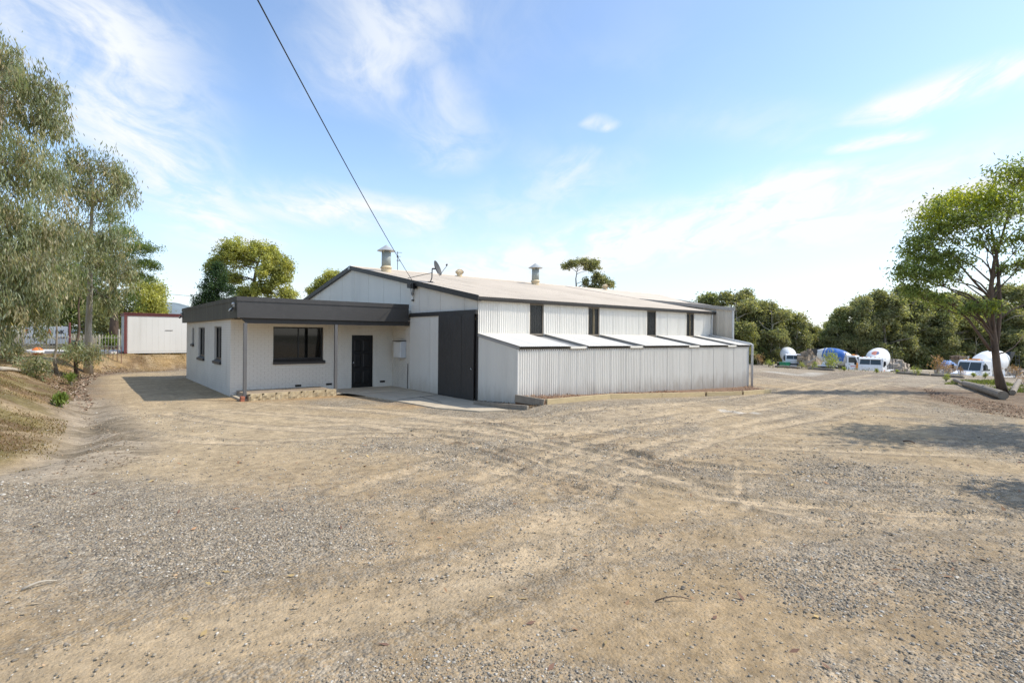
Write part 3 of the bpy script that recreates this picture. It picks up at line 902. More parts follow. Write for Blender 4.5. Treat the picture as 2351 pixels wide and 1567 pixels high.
# ------------------------------------------------------------------ main shed
EAVE, SLOPE, RIDGE_Y, SHED_L, SHED_W = 3.36, 0.186, 10.2, 13.85, 20.4
def rake(y): return EAVE + SLOPE * (y if y < RIDGE_Y else 2 * RIDGE_Y - y)
def main_shed():
    root = thing('corrugated_shed', (7, 10, 0), 'long grey corrugated iron shed with beige gabled roof and charcoal trim', 'shed')
    # gable wall, above the sliding doors and the office
    sheets(root, 'gable_sheet', M_GABLE, (0, 0.0, 0), (0, 1, 0), (-1, 0, 0), SHED_W, lambda s: 2.94 if s < 4.42 else 2.5, lambda s: rake(s) - 0.02, amp=0.006)
    # long wall above the lean-to with its four window openings
    segs, x = [], 0.0
    for a, b in WIN: segs.append((x, a)); x = b
    segs.append((x, SHED_L))
    for a, b in segs:
        sheets(root, 'wall_sheet', M_IRON, (a, 0.0, 0), (1, 0, 0), (0, -1, 0), b - a, 2.10, EAVE - 0.03, amp=0.016, pitch=0.09, width=0.81)
    MB().box(SHED_L - 0.06, 0.03, -0.3, SHED_L, SHED_W, 3.36).build('end_wall', M_REAR, root)
    # back long wall and floor line, unseen from the yard but the shed is closed
    MB().box(0.02, SHED_W - 0.05, -0.1, SHED_L, SHED_W, EAVE).build('far_wall', M_GABLE, root)
    MB().box(0.02, 6.0, -0.1, 0.08, SHED_W - 0.05, 3.0).build('inner_wall', M_GABLE, root)
    MB().box(0.0, -0.02, -0.3, SHED_L, 0.02, 2.10).build('base_wall', M_IRON, root)
    for a, b in WIN:
        w = MB()
        w.box(a, -0.005, 2.14, a + 0.05, 0.06, 3.24); w.box(b - 0.05, -0.005, 2.14, b, 0.06, 3.24)
        w.box(a + 0.05, -0.005, 3.19, b - 0.05, 0.06, 3.24); w.box(a + 0.05, -0.03, 2.14, b - 0.05, 0.06, 2.20)
        fr = w.build('window_frame', M_OLDWOOD, root)
        MB().box(a + 0.05, 0.035, 2.2, b - 0.05, 0.041, 3.19).build('pane', M_GLASSD, fr)
        for k in range(7):
            xx = a + 0.09 + (b - a - 0.18) * k / 6
            MB().tube([(xx, -0.012, 2.2), (xx, -0.012, 3.19)], 0.009, 6).build('security_bar', M_DARKMET, fr)
        if a > 4 and (a < 6 or a > 11):
            MB().box(a + 0.3, 0.0, 2.2, a + 0.37, 0.03, 3.19).build('mullion', M_PINE, fr)
        MB().box(a - 0.045, -0.025, 2.12, a - 0.001, 0.0, 3.30).build('flashing', M_IRON, root)
        MB().box(b + 0.001, -0.025, 2.12, b + 0.045, 0.0, 3.30).build('flashing', M_IRON, root)
    # roof sheets, right slope and left slope
    for side in (0, 1):
        y0, y1 = (-0.14, RIDGE_Y) if side == 0 else (SHED_W + 0.14, RIDGE_Y)
        dy = y1 - y0; dz = SLOPE * abs(dy)
        up = Vector((0, dy, dz)).normalized(); ln = math.hypot(dy, dz)
        z0 = EAVE - SLOPE * 0.14 + 0.03
        nr = Vector((0, -SLOPE if side == 0 else SLOPE, 1)).normalized()
        if side == 0:
            sheets(root, 'roof_sheet', M_ROOF, (-0.10, y0, z0), (1, 0, 0), nr, SHED_L + 0.2, 0.0, ln, up=up, amp=0.008, seg=5)
        else:
            mb = MB(); corr(mb, (-0.10, y0, z0), (1, 0, 0), nr, SHED_L + 10.3, 0.0, ln, up=up, amp=0.008, seg=4)
            mb.build('roof_slope', M_ROOF, root, smooth=True)
    MB().tube([(-0.1, RIDGE_Y, EAVE + SLOPE * RIDGE_Y + 0.035), (SHED_L + 10.1, RIDGE_Y, EAVE + SLOPE * RIDGE_Y + 0.035)], 0.05, 8).build('ridge_cap', M_ROOF, root)
    # charcoal barge boards
    for ya, yb in ((-0.2, RIDGE_Y), (SHED_W + 0.2, RIDGE_Y)):
        za, zb = EAVE - SLOPE * 0.2, rake(RIDGE_Y)
        MB().prism([(-0.14, ya, za - 0.115), (-0.14, yb, zb - 0.115), (-0.14, yb, zb + 0.075), (-0.14, ya, za + 0.075)], (0.035, 0, 0)).build('barge_board', M_CHAR, root)
        MB().prism([(-0.105, ya, za - 0.115), (-0.105, yb, zb - 0.115), (-0.105, yb, zb - 0.095), (-0.105, ya, za - 0.095)], (0.10, 0, 0)).build('barge_soffit', M_CHAR, root)
    MB().box(-0.16, RIDGE_Y - 0.06, rake(RIDGE_Y) - 0.10, -0.145, RIDGE_Y + 0.14, rake(RIDGE_Y) + 0.06).build('apex_cap', M_GALV, root)
    # gutter along the eave
    g = MB()
    prof = [(-0.03, 0.05), (-0.03, -0.07), (-0.06, -0.08), (-0.13, -0.08), (-0.16, -0.04), (-0.16, 0.04), (-0.15, 0.04), (-0.15, -0.03), (-0.125, -0.065), (-0.06, -0.065), (-0.045, -0.06), (-0.045, 0.05)]
    g.prism([(-0.12, y - 0.02, EAVE - 0.045 + z) for y, z in prof], (SHED_L + 0.32, 0, 0))
    g.build('gutter', M_CHAR, root)
    MB().box(-0.1, -0.05, EAVE - 0.06, SHED_L, -0.03, EAVE - 0.02).build('eave_board', M_GALV, root)
    # header band and sliding doors
    MB().box(-0.10, -0.02, 2.80, -0.012, 4.40, 2.945).build('door_track', M_CHAR, root)
    for (y0, y1, xo, m, nm) in ((2.20, 4.40, -0.055, M_GABLE, 'grey'), (0.07, 2.26, -0.10, M_CHAR, 'black')):
        fr = MB().box(xo + 0.012, y0, 0.03, xo + 0.028, y1, 2.80).build('sliding_door', m, root)
        fr['label'] = 'charcoal corrugated sliding door' if nm == 'black' else 'pale grey corrugated sliding door'
        sheets(fr, 'door_sheet', m, (xo, y0, 0), (0, 1, 0), (-1, 0, 0), y1 - y0, 0.03, 2.80, width=(y1 - y0) / 3 + 0.001, amp=0.006)
        if nm == 'black':
            MB().tube([(xo - 0.02, 0.14, 1.02), (xo - 0.07, 0.14, 1.02), (xo - 0.07, 0.14, 1.05), (xo - 0.02, 0.2, 1.05)], 0.018, 6).build('handle', M_CHROME, fr)
    MB().box(-0.03, -0.04, 0.0, -0.01, 0.07, 2.80).build('corner_trim', M_CHAR, root)
    MB().box(-0.012, 4.36, 0.02, 0.012, 4.46, 2.94).build('corner_trim', M_GABLE, root)
    MB().box(-0.004, 0.0, -0.1, 0.0, 4.4, 0.06).build('sill', M_CONC, root)
    MB().tube([(SHED_L - 0.05, -0.08, EAVE - 0.12), (SHED_L - 0.05, -0.05, 2.25)], 0.045, 10).build('downpipe', M_PVC, root)
WIN = [(2.18, 2.85), (5.14, 5.79), (8.77, 9.43), (11.70, 12.35)]
main_shed()

# ------------------------------------------------------------------ rear shed
def rear_shed():
    root = thing('rear_shed', (18, 8, 0), 'taller beige ribbed shed standing behind the far end of the long shed', 'shed')
    x0, yk, zk = SHED_L + 0.15, -1.07, 3.50
    zr = rake(RIDGE_Y) + 0.01
    slope = (rake(4.3) - zk) / (4.3 - yk)
    # near wall of separate trimdeck sheets
    y, k = yk, 0
    while y < RIDGE_Y:
        y2 = min(y + 0.7, RIDGE_Y)
        mb = MB()
        n = 12
        prof = [0, 0, .02, .02, 0, 0, 0, .02, .02, 0, 0, 0, 0]
        if y > 4.3: break
        vs = []
        for i in range(n + 1):
            yy = y + (y2 - y) * i / n
            t = x0 - prof[i] - 0.001 * (k % 2)
            vs += [(t, yy, -0.4), (t, yy, zk + slope * (yy - yk) - 0.03)]
        mb.add(vs, [(2 * i, 2 * i + 2, 2 * i + 3, 2 * i + 1) for i in range(n)])
        mb.build('wall_sheet', M_REAR, root)
        y = y2; k += 1
    e = (24.0, RIDGE_Y)
    MB().prism([(x0, yk, -0.4), (e[0], e[1], -0.4), (e[0], e[1], zr - 0.06), (x0, yk, zk - 0.04)], (0.03, 0.05, 0)).build('side_wall', M_REAR, root)
    MB().prism([(e[0], e[1], -0.4), (e[0], SHED_W, -0.4), (e[0], SHED_W, rake(SHED_W)), (e[0], e[1], zr - 0.06)], (0.04, 0, 0)).build('end_wall', M_REAR, root)
    ym = 4.3; zm = rake(ym) + 0.03; xm = x0 + (e[0] - x0) * (ym - yk) / (e[1] - yk)
    MB().prism([(x0 - 0.12, yk - 0.1, zk - 0.02), (xm + 0.12, ym, zm - 0.02), (x0 - 0.12, ym, zm - 0.02)], (0, 0, 0.035)).build('roof', M_ROOF, root)
    MB().prism([(x0 - 0.02, ym, zm - 0.02), (xm + 0.12, ym, zm - 0.02), (e[0] + 0.15, e[1], zr + 0.01), (x0 - 0.02, e[1], zr + 0.01)], (0, 0, 0.035)).build('roof', M_ROOF, root)
    MB().prism([(x0 - 0.15, yk - 0.12, zk - 0.13), (x0 - 0.15, ym, zm - 0.13), (x0 - 0.15, ym, zm + 0.03), (x0 - 0.15, yk - 0.12, zk + 0.03)], (0.028, 0, 0)).build('barge_board', M_OLDGREY, root)
    MB().tube([(x0 - 0.05, yk + 0.02, zk - 0.1), (x0 - 0.05, yk + 0.02, -0.3)], 0.05, 10).build('downpipe', M_PVC, root)
M_OLDGREY = mat('grey_trim', (0.30, 0.29, 0.27), 0.5, 0.0, 0.1, 1.5)
rear_shed()

# ------------------------------------------------------------------ lean-to
LB, LT, LW, LL = 1.80, 2.17, 2.06, 13.45   # front height, back height, depth, length
def lean_to():
    root = thing('lean_to', (6.5, -1, 0), 'low grey corrugated lean-to with bright skillion roof along the shed side', 'lean-to')
    zt = lambda s: LT - 0.05 + (LB - LT) * s / LW
    sheets(root, 'end_sheet', M_GABLE, (0.0, -0.02, 0), (0, -1, 0), (-1, 0, 0), LW - 0.02, -0.1, zt, amp=0.006, width=1.22)
    sheets(root, 'end_sheet', M_GABLE, (LL, -0.02, 0), (0, -1, 0), (1, 0, 0), LW - 0.02, -0.4, zt, amp=0.006, width=1.22)
    sheets(root, 'wall_sheet', M_IRON, (0.0, -LW, 0), (1, 0, 0), (0, -1, 0), LL, -0.4, LB - 0.09, amp=0.018, pitch=0.09, width=0.81)
    MB().box(-0.03, -LW - 0.014, -0.1, 0.012, -LW + 0.03, LB - 0.06).build('corner_trim', M_IRON, root)
    MB().box(0, -LW + 0.003, LB - 0.13, LL, -LW + 0.04, LB - 0.06).build('top_plate', M_OLDWOOD, root)
    dv = Vector((0, -(LW + 0.10), -(LT - LB) * (LW + 0.10) / LW))
    up = dv.normalized(); ln = dv.length
    nr = Vector((0, -up.z, up.y)) * -1.0 if up.y > 0 else Vector((0, up.z, -up.y))
    cuts, x = [], -0.04
    for a, b in WIN: cuts.append((x, a - 0.06)); x = b + 0.02
    cuts.append((x, LL + 0.06))
    for i, (a, b) in enumerate(cuts):
        sheets(root, 'roof_sheet', M_LEANROOF, (a, 0.0, LT + 0.02), (1, 0, 0), nr, b - a, 0.0, ln, up=up, amp=0.009)
        # timber edges that carry the raised roof sections
        lo = Vector((0, 0, 0.014)); hi = Vector((0, 0, -0.085))
        for xx in (a + 0.01, b - 0.03):
            MB().prism([(xx, -0.02, LT + 0.0), (xx, -LW - 0.05, LT + dv.z * (LW + 0.05) / (LW + 0.1)), (xx, -LW - 0.05, LT - 0.085 + dv.z * (LW + 0.05) / (LW + 0.1)), (xx, -0.02, LT - 0.085)], (0.022, 0, 0)).build('edge_board', M_OLDGREY, root)
    for a, b in WIN:
        mb = MB()
        corr(mb, (a - 0.06, -0.02, LT - 0.07), (1, 0, 0), nr, b - a + 0.08, 0.0, ln - 0.05, up=up, amp=0.008)
        mb.build('skylight_strip', M_SKYLIGHT, root, smooth=True)
        MB().prism([(a - 0.055, -LW - 0.035, LB - 0.09), (b + 0.015, -LW - 0.035, LB - 0.09), (b + 0.015, -LW - 0.035, LB - 0.005), (a - 0.055, -LW - 0.035, LB - 0.005)], (0, 0.02, 0)).build('strip_end', M_LEANROOF, root)
    MB().tube([(LL + 0.02, -0.12, LT + 0.06), (LL + 0.06, -LW - 0.04, LB + 0.05), (LL + 0.10, -LW - 0.13, LB + 0.0), (LL + 0.10, -LW - 0.13, LB - 0.15), (LL + 0.10, -LW - 0.13, -0.3)], 0.05, 10).build('downpipe', M_PVC, root, smooth=True)
    MB().box(LL - 0.02, -LW - 0.015, -0.4, LL + 0.03, -LW + 0.03, LB - 0.06).build('corner_trim', M_PVC, root)
lean_to()

# ------------------------------------------------------------------ office
OX0, OX1, OY0, OY1, OH = -5.98, 0.0, 5.97, 15.4, 2.60
def office():
    root = thing('brick_office', (-3, 10, 0), 'single storey painted brick office with deep charcoal fascia and flat roof', 'building')
    C, BL, BH, J = 0.0853, 0.230, 0.076, 0.010
    brick_me = {}
    def brick_mesh(L, axis):
        key = (round(L, 3), axis)
        if key not in brick_me:
            mb = MB(); t = 0.010
            if axis == 'x': mb.box(-L / 2, -t, 0, L / 2, 0.0, BH)
            else: mb.box(-t, -L / 2, 0, 0.0, L / 2, BH)
            me = bpy.data.meshes.new('brick')
            me.from_pydata(mb.v, [], mb.f); me.materials.append(M_BRICK)
            brick_me[key] = me
        return brick_me[key]
    fwin = (-4.62, -2.84, 1.20, 2.365); SILL = 0.165; fdoor = (-1.74, -0.86, 0.0, 2.09)
    lwin = [(7.45, 8.75, 1.16, 2.36), (10.75, 12.2, 1.16, 2.36), (13.3, 13.9, 1.70, 2.34)]
    def core(axis, a0, a1, holes, plane, th=0.11):
        """mortar-faced wall with openings, as boxes"""
        mb = MB()
        xs = sorted({a0, a1, *[h[0] for h in holes], *[h[1] for h in holes]})
        for p, q in zip(xs[:-1], xs[1:]):
            hs = [h for h in holes if h[0] <= p + 1e-6 and h[1] >= q - 1e-6]
            spans = [(-0.3, OH)]
            if hs: spans = [(-0.3, hs[0][2]), (hs[0][3], OH)] if hs[0][2] > 0 else [(hs[0][3], OH)]
            for z0, z1 in spans:
                if axis == 'x': mb.box(p, plane + 0.006, z0, q, plane + th, z1)
                else: mb.box(plane + 0.006, p, z0, plane + th, q, z1)
        return mb
    dn = lambda w: (w[0], w[1], w[2] - SILL, w[3])
    walls = [('x', OX0, OX1, [dn(fwin), fdoor], OY0), ('y', OY0 + 0.11, OY1, [dn(w) for w in lwin], OX0), ('y', 4.46, OY0 - 0.0, [], -0.02)]
    rows = []
    wobj = []
    for wi, (axis, a0, a1, holes, plane) in enumerate(walls):
        if wi == 2:
            mb = MB().box(-0.014, a0, -0.1, 0.0, a1, OH)
        else:
            mb = core(axis, a0, a1, holes, plane)
        w = mb.build('wall', M_MORTAR, root)
        wobj.append(w)
        lo = OY0 if wi == 1 else a0
        nrow = int(OH / C)
        for r in range(nrow + 1):
            z = 0.02 + r * C - C * 1
            if z + BH > OH: continue
            x = lo - (0.12 if r % 2 else 0.0)
            while x < a1:
                p, q = max(x, lo), min(x + BL, a1)
                x += BL + J
                segs = [(p, q)]
                for h in holes:
                    if z + BH > h[2] + 0.005 and z < h[3] - 0.005:
                        ns = []
                        for s0, s1 in segs:
                            if s1 <= h[0] or s0 >= h[1]: ns.append((s0, s1))
                            else:
                                if s0 < h[0]: ns.append((s0, h[0]))
                                if s1 > h[1]: ns.append((h[1], s1))
                        segs = ns
                for s0, s1 in segs:
                    if s1 - s0 > 0.03: rows.append((wi, axis, plane, (s0 + s1) / 2, s1 - s0, z))
    # the bricks nearest the yard are single objects, the rest one joined part
    def bpos(r):
        wi, axis, plane, c, L, z = r
        pl = plane + 0.006 if wi != 2 else -0.014
        return (c, pl, z) if axis == 'x' else (pl, c, z)
    def key(r):
        p = Vector(bpos(r)); return (p - CAM).length + (0 if r[0] == 0 else 1.2)
    rows.sort(key=key)
    rest = MB()
    for i, r in enumerate(rows):
        wi, axis, plane, c, L, z = r
        p = bpos(r)
        jit = random.uniform(-0.0015, 0.0015)
        if i < 300:
            o = bpy.data.objects.new('brick', brick_mesh(L, axis))
            COL.objects.link(o); o.parent = wobj[wi]
            q = Vector(p) - origin(wobj[wi])
            q[1 if axis == 'x' else 0] += jit
            o.location = q
        else:
            t = 0.010
            if axis == 'x': rest.box(p[0] - L / 2, p[1] - t + jit, z, p[0] + L / 2, p[1] + jit, z + BH)
            else: rest.box(p[0] - t + jit, p[1] - L / 2, z, p[0] + jit, p[1] + L / 2, z + BH)
    ro = rest.build('brickwork', M_BRICK, root)
    ro['kind'] = 'stuff'
    MB().box(OX0 + 0.1, OY1 - 0.1, -0.2, OX1, OY1, OH).build('wall', M_MORTAR, root)
    MB().box(OX0 + 0.12, OY0 + 0.12, -0.02, OX1 - 0.03, OY1 - 0.12, 0.02).build('floor', M_CONC, root)
    MB().box(-3.0, OY0 + 0.12, 0.02, -2.9, OY1 - 0.12, OH).build('partition', M_CURTAIN, root)
    # front window
    def window(axis, a0, a1, z0, z1, plane, muls, sill=True, blind=True):
        d = 0.07
        def bx(mb, p, q, za, zb, d0, d1):
            if axis == 'x': mb.box(p, plane + d0, za, q, plane + d1, zb)
            else: mb.box(plane + d0, p, za, plane + d1, q, zb)
            return mb
        f = MB()
        bx(f, a0, a0 + 0.045, z0, z1, d, d + 0.06); bx(f, a1 - 0.045, a1, z0, z1, d, d + 0.06)
        bx(f, a0 + 0.045, a1 - 0.045, z1 - 0.045, z1, d, d + 0.06); bx(f, a0 + 0.045, a1 - 0.045, z0, z0 + 0.05, d, d + 0.06)
        win = f.build('window', M_FRAME, root)
        edges = [a0 + 0.045] + [a0 + (a1 - a0) * k for k in muls] + [a1 - 0.045]
        for k in muls:
            c = a0 + (a1 - a0) * k
            bx(MB(), c - 0.022, c + 0.022, z0 + 0.05, z1 - 0.045, d + 0.005, d + 0.055).build('mullion', M_FRAME, win)
        for p, q in zip(edges[:-1], edges[1:]):
            bx(MB(), p, q, z0 + 0.05, z1 - 0.045, d + 0.028, d + 0.034).build('pane', M_GLASS, win)
        if blind:
            bx(MB(), a0 + (a1 - a0) * 0.02, a0 + (a1 - a0) * 0.32, z0 + 0.02, z1 - 0.32, 0.5, 0.53).build('blind', M_CURTAIN, win)
            bx(MB(), a0 + (a1 - a0) * 0.5, a0 + (a1 - a0) * 0.66, z0 + 0.02, z1 - 0.12, 0.62, 0.65).build('blind', M_CURTAIN, win)
        if sill:
            s = MB()
            if axis == 'x':
                s.prism([(a0 - 0.005, plane - 0.075, z0 - 0.17), (a0 - 0.005, plane + 0.07, z0 - 0.17), (a0 - 0.005, plane + 0.07, z0 - 0.004), (a0 - 0.005, plane - 0.075, z0 - 0.09)], (a1 - a0 + 0.06, 0, 0))
            else:
                s.prism([(plane - 0.075, a0 - 0.005, z0 - 0.165), (plane + 0.07, a0 - 0.005, z0 - 0.165), (plane + 0.07, a0 - 0.005, z0 - 0.004), (plane - 0.075, a0 - 0.005, z0 - 0.08)], (0, a1 - a0 + 0.01, 0))
            s.build('window_sill', M_CHAR, win)
    window('x', *fwin, OY0, [0.5])
    for w in lwin: window('y', *w, OX0, [0.5] if w[1] - w[0] > 1 else [], blind=False)
    # front door with panels
    dr = MB()
    x0, x1, z0, z1 = fdoor[0], fdoor[1], 0.045, 2.05
    fr = MB(); d0, d1 = OY0 + 0.035, OY0 + 0.10
    fr.box(x0, d0, z0, x0 + 0.04, d1, z1 + 0.04); fr.box(x1 - 0.04, d0, z0, x1, d1, z1 + 0.04); fr.box(x0 + 0.04, d0, z1, x1 - 0.04, d1, z1 + 0.04)
    door = dr.box(x0 + 0.042, OY0 + 0.06, z0, x1 - 0.042, OY0 + 0.095, z1 - 0.002).build('door', M_BLACK, root)
    fr.build('door_frame', M_BLACK, door)
    pw = (x1 - x0 - 0.08 - 0.24) / 2
    for (pz0, pz1) in ((0.20, 0.68), (0.82, 1.38), (1.46, 1.90)):
        for k in range(2):
            px = x0 + 0.04 + 0.08 + k * (pw + 0.08)
            pm = MB()
            yb = OY0 + 0.0595
            a = [(px, yb, pz0), (px + pw, yb, pz0), (px + pw, yb, pz1), (px, yb, pz1)]
            i = 0.04
            b = [(px + i, yb - 0.016, pz0 + i), (px + pw - i, yb - 0.016, pz0 + i), (px + pw - i, yb - 0.016, pz1 - i), (px + i, yb - 0.016, pz1 - i)]
            pm.add(a + b, [(0, 1, 5, 4), (1, 2, 6, 5), (2, 3, 7, 6), (3, 0, 4, 7), (4, 5, 6, 7)])
            pm.build('door_panel', M_BLACK, door)
    MB().lathe([(0.0, 0), (0.028, 0.01), (0.03, 0.03), (0.012, 0.045), (0.0, 0.05)], 12, Matrix.Translation((x0 + 0.1, OY0 + 0.06, 1.02)) @ Matrix.Rotation(math.pi / 2, 4, 'X')).build('handle', M_CHROME, door)
    MB().box(x0 - 0.02, OY0 - 0.03, 0.02, x1 + 0.02, OY0 + 0.1, 0.044).build('threshold', M_CONC, root)
    # roof, fascia, beam and posts
    FX0, FY0, FY1 = -6.13, 4.36, 15.75
    MB().box(FX0 + 0.05, FY0 + 0.05, 2.90, -0.02, FY1 - 0.05, 3.05).build('roof', M_GALV, root)
    MB().box(FX0 + 0.05, FY0 + 0.06, 2.64, -0.02, OY0 + 0.3, 2.66).build('porch_ceiling', M_BRICK, root)
    MB().box(FX0 + 0.006, FY0, 2.61, -0.15, FY0 + 0.03, 3.155).build('fascia', M_FASC, root)
    MB().box(FX0 - 0.012, FY0 - 0.022, 3.135, -0.15, FY0 + 0.06, 3.28).build('fascia_cap', M_FASC, root)
    MB().box(FX0, FY0 + 0.032, 2.60, FX0 + 0.03, FY1, 3.155).build('fascia', M_FASCW, root)
    MB().box(FX0 - 0.018, FY0 + 0.062, 3.135, FX0 + 0.06, FY1 + 0.02, 3.28).build('fascia_cap', M_FASCW, root)
    MB().box(FX0 + 0.03, FY1 - 0.03, 2.6, -0.1, FY1, 3.15).build('fascia', M_FASCW, root)
    MB().box(FX0 + 0.03, OY0 + 0.2, 2.61, OX0 + 0.15, FY1 - 0.03, 2.63).build('eave_lining', M_BRICK, root)
    MB().prism([(FX0 + 0.10, FY0 + 0.10, 2.618), (FX0 + 0.30, FY0 + 0.10, 2.44), (-0.06, FY0 + 0.10, 2.46), (-0.06, FY0 + 0.10, 2.618)], (0, 0.06, 0)).build('verandah_beam', M_CHAR, root)
    for px in (-5.86, -2.93):
        MB().box(px - 0.05, FY0 + 0.08, -0.15, px + 0.05, FY0 + 0.18, 2.45).build('post', M_POST, root, bevel=0.006)
    # wall vents
    for vx in (-3.75, -2.62, -0.45):
        vent = MB().box(vx - 0.11, OY0 - 0.012, 0.20, vx + 0.11, OY0 + 0.01, 0.275).build('wall_vent', M_CHAR, root)
        for k in range(4):
            MB().box(vx - 0.1, OY0 - 0.017, 0.206 + k * 0.017, vx + 0.1, OY0 - 0.0125, 0.214 + k * 0.017).build('louvre', M_BLACK, vent)
    MB().tube([(-4.9, 14.6, 2.9), (-4.9, 14.6, 3.62)], 0.07, 10).build('roof_pipe', M_WHITE, root)
    MB().tube([(-0.045, 4.62, 0.02), (-0.045, 4.60, 1.0)], 0.012, 6).build('conduit', M_CABLE, root)
M_POST = mat('grey_post', (0.125, 0.122, 0.12), 0.45, 0.0, 0.08, 2.0)
office()

def flood_light(x, y, z, label):
    r = thing('security_light', (x, y, z), label, 'light', 'security lights on the office fascia')
    MB().lathe([(0.0, 0), (0.045, 0.0), (0.05, 0.03), (0.03, 0.06), (0, 0.062)], 12, Matrix.Translation((x, y, z)) @ Matrix.Rotation(-math.pi / 2, 4, 'Y')).build('mount', M_GALV, r, smooth=True)
    MB().tube([(x - 0.04, y, z - 0.02), (x - 0.10, y + 0.02, z - 0.10)], 0.016, 6).build('arm', M_BLACK, r)
    MB().beam((x - 0.10, y - 0.07, z - 0.11), (x - 0.10, y + 0.11, z - 0.11), 0.06, 0.12, up=(0.8, 0, 1)).build('lamp_head', M_BLACK, r)
    MB().beam((x - 0.145, y - 0.06, z - 0.115), (x - 0.145, y + 0.10, z - 0.115), 0.012, 0.10, up=(0.8, 0, 1)).build('lens', M_LAMP, r)
    MB().lathe([(0.0, 0), (0.05, 0.01), (0.055, 0.05), (0.03, 0.085), (0, 0.09)], 12, Matrix.Translation((x - 0.05, y - 0.02, z + 0.03))).build('sensor', M_PVC, r, smooth=True)
flood_light(-6.135, 4.62, 2.98, 'small twin security light at the front corner of the office fascia')
flood_light(-6.135, 15.55, 2.98, 'small black security light at the rear corner of the office fascia')

def meter_box():
    r = thing('meter_box', (-0.1, 5.1, 1.2), 'pale grey electrical meter box on the brick wall beside the entry', 'meter box')
    MB().box(-0.24, 4.78, 1.22, -0.03, 5.40, 1.86).build('cabinet', M_PVC, r, bevel=0.01)
    MB().box(-0.262, 4.80, 1.24, -0.242, 5.38, 1.84).build('cabinet_door', M_WHITE, r, bevel=0.004)
    MB().prism([(-0.30, 4.76, 1.862), (-0.03, 4.76, 1.875), (-0.03, 4.76, 1.895), (-0.30, 4.76, 1.88)], (0, 0.66, 0)).build('hood', M_CHAR, r)
    MB().tube([(-0.13, 5.15, 1.22), (-0.13, 5.15, 1.15)], 0.03, 8).build('conduit', M_PVC, r)
meter_box()

def retaining():
    r = thing('limestone_edging', (-4.4, 4.3, 0), 'low edging of split limestone blocks between the verandah posts', 'edging')
    for k in range(7):
        x = -5.79 + k * 0.402
        rg = np.random.default_rng(k)
        nx, nz = 6, 4
        vs, fs = [], []
        for i in range(nx + 1):
            for j in range(nz + 1):
                e = 0.0 if i in (0, nx) or j in (0, nz) else rg.uniform(-0.035, 0.01)
                vs.append((x + 0.396 * i / nx, 4.27 + e, -0.10 + 0.30 * j / nz))
        for i in range(nx):
            for j in range(nz):
                a = i * (nz + 1) + j
                fs.append((a, a + nz + 1, a + nz + 2, a + 1))
        b = MB(); b.add(vs, fs)
        b.box(x, 4.27, -0.10, x + 0.396, 4.42, 0.20)
        b.build('block', M_BLOCK, r)
    MB().box(-5.79, 4.425, 0.03, -2.99, 5.955, 0.17).build('planter_fill', M_EARTH, r)
retaining()
def brick_prop():
    for k, z in enumerate((-0.03, 0.055)):
        b = MB().box(-6.02 + 0.012 * k, 4.27, z, -5.91 + 0.012 * k, 4.36 + 0.12, z + 0.076)
        solo(b, 'loose_brick', M_REDBRICK, 'red brick lying under another beside the verandah post' if k == 0 else 'upper red brick stacked beside the verandah post', 'brick', 'bricks at the verandah post', bevel=0.004)
brick_prop()

# ------------------------------------------------------------------ roof furniture
def flue(x, y, label):
    z = rake(y)
    r = thing('roof_flue', (x, y, z), label, 'flue', 'capped flues on the shed roof')
    T = Matrix.Translation
    MB().lathe([(0.225, -0.15), (0.225, 0.20)], 24, T((x, y, z))).build('base_collar', M_CREAM, r, smooth=False)
    MB().lathe([(0.26, 0.19), (0.27, 0.22), (0.24, 0.27), (0.215, 0.30)], 24, T((x, y, z))).build('storm_collar', M_CREAM, r)
    MB().lathe([(0.21, 0.25), (0.21, 0.93)], 24, T((x, y, z))).build('pipe', M_FLUE, r, smooth=True)
    for k in range(4):
        a = k * math.pi / 2 + 0.5
        MB().box(x + 0.2 * math.cos(a) - 0.015, y + 0.2 * math.sin(a) - 0.015, z + 0.9, x + 0.2 * math.cos(a) + 0.015, y + 0.2 * math.sin(a) + 0.015, z + 1.03).build('strut', M_CREAM, r)
    MB().lathe([(0.41, 0.98), (0.42, 0.99), (0.21, 1.13), (0.02, 1.26), (0.0, 1.26)], 24, T((x, y, z))).build('cone_cap', M_GALV, r, smooth=False)
flue(0.97, 8.65, 'capped grey flue on the shed roof nearest the gable')
flue(10.5, 9.1, 'capped grey flue standing halfway along the shed roof')
def turbine(x, label):
    z = rake(RIDGE_Y)
    r = thing('turbine_vent', (x, RIDGE_Y, z), label, 'roof vent', 'turbine vents on the shed ridge')
    MB().lathe([(0.15, -0.1), (0.14, 0.16)], 20, Matrix.Translation((x, RIDGE_Y, z))).build('throat', M_CREAM, r)
    for k in range(18):
        a0 = 2 * math.pi * k / 18
        vs, fs = [], []
        for j in range(7):
            t = j / 6; rad = 0.11 + 0.12 * math.sin(math.pi * t); zz = 0.15 + 0.26 * t
            for da in (0.0, 0.27):
                rr = rad - 0.02 * (da > 0)
                vs.append((x + rr * math.cos(a0 + da), RIDGE_Y + rr * math.sin(a0 + da), z + zz))
        fs = [(2 * j, 2 * j + 1, 2 * j + 3, 2 * j + 2) for j in range(6)]
        MB().add(vs, fs).build('vane', M_CREAM, r)
    MB().lathe([(0.12, 0.40), (0.10, 0.43), (0.0, 0.445)], 20, Matrix.Translation((x, RIDGE_Y, z))).build('cap', M_CREAM, r)
turbine(6.0, 'round turbine vent on the ridge beside the satellite dish')
turbine(17.8, 'round turbine vent at the far end of the roof ridge')

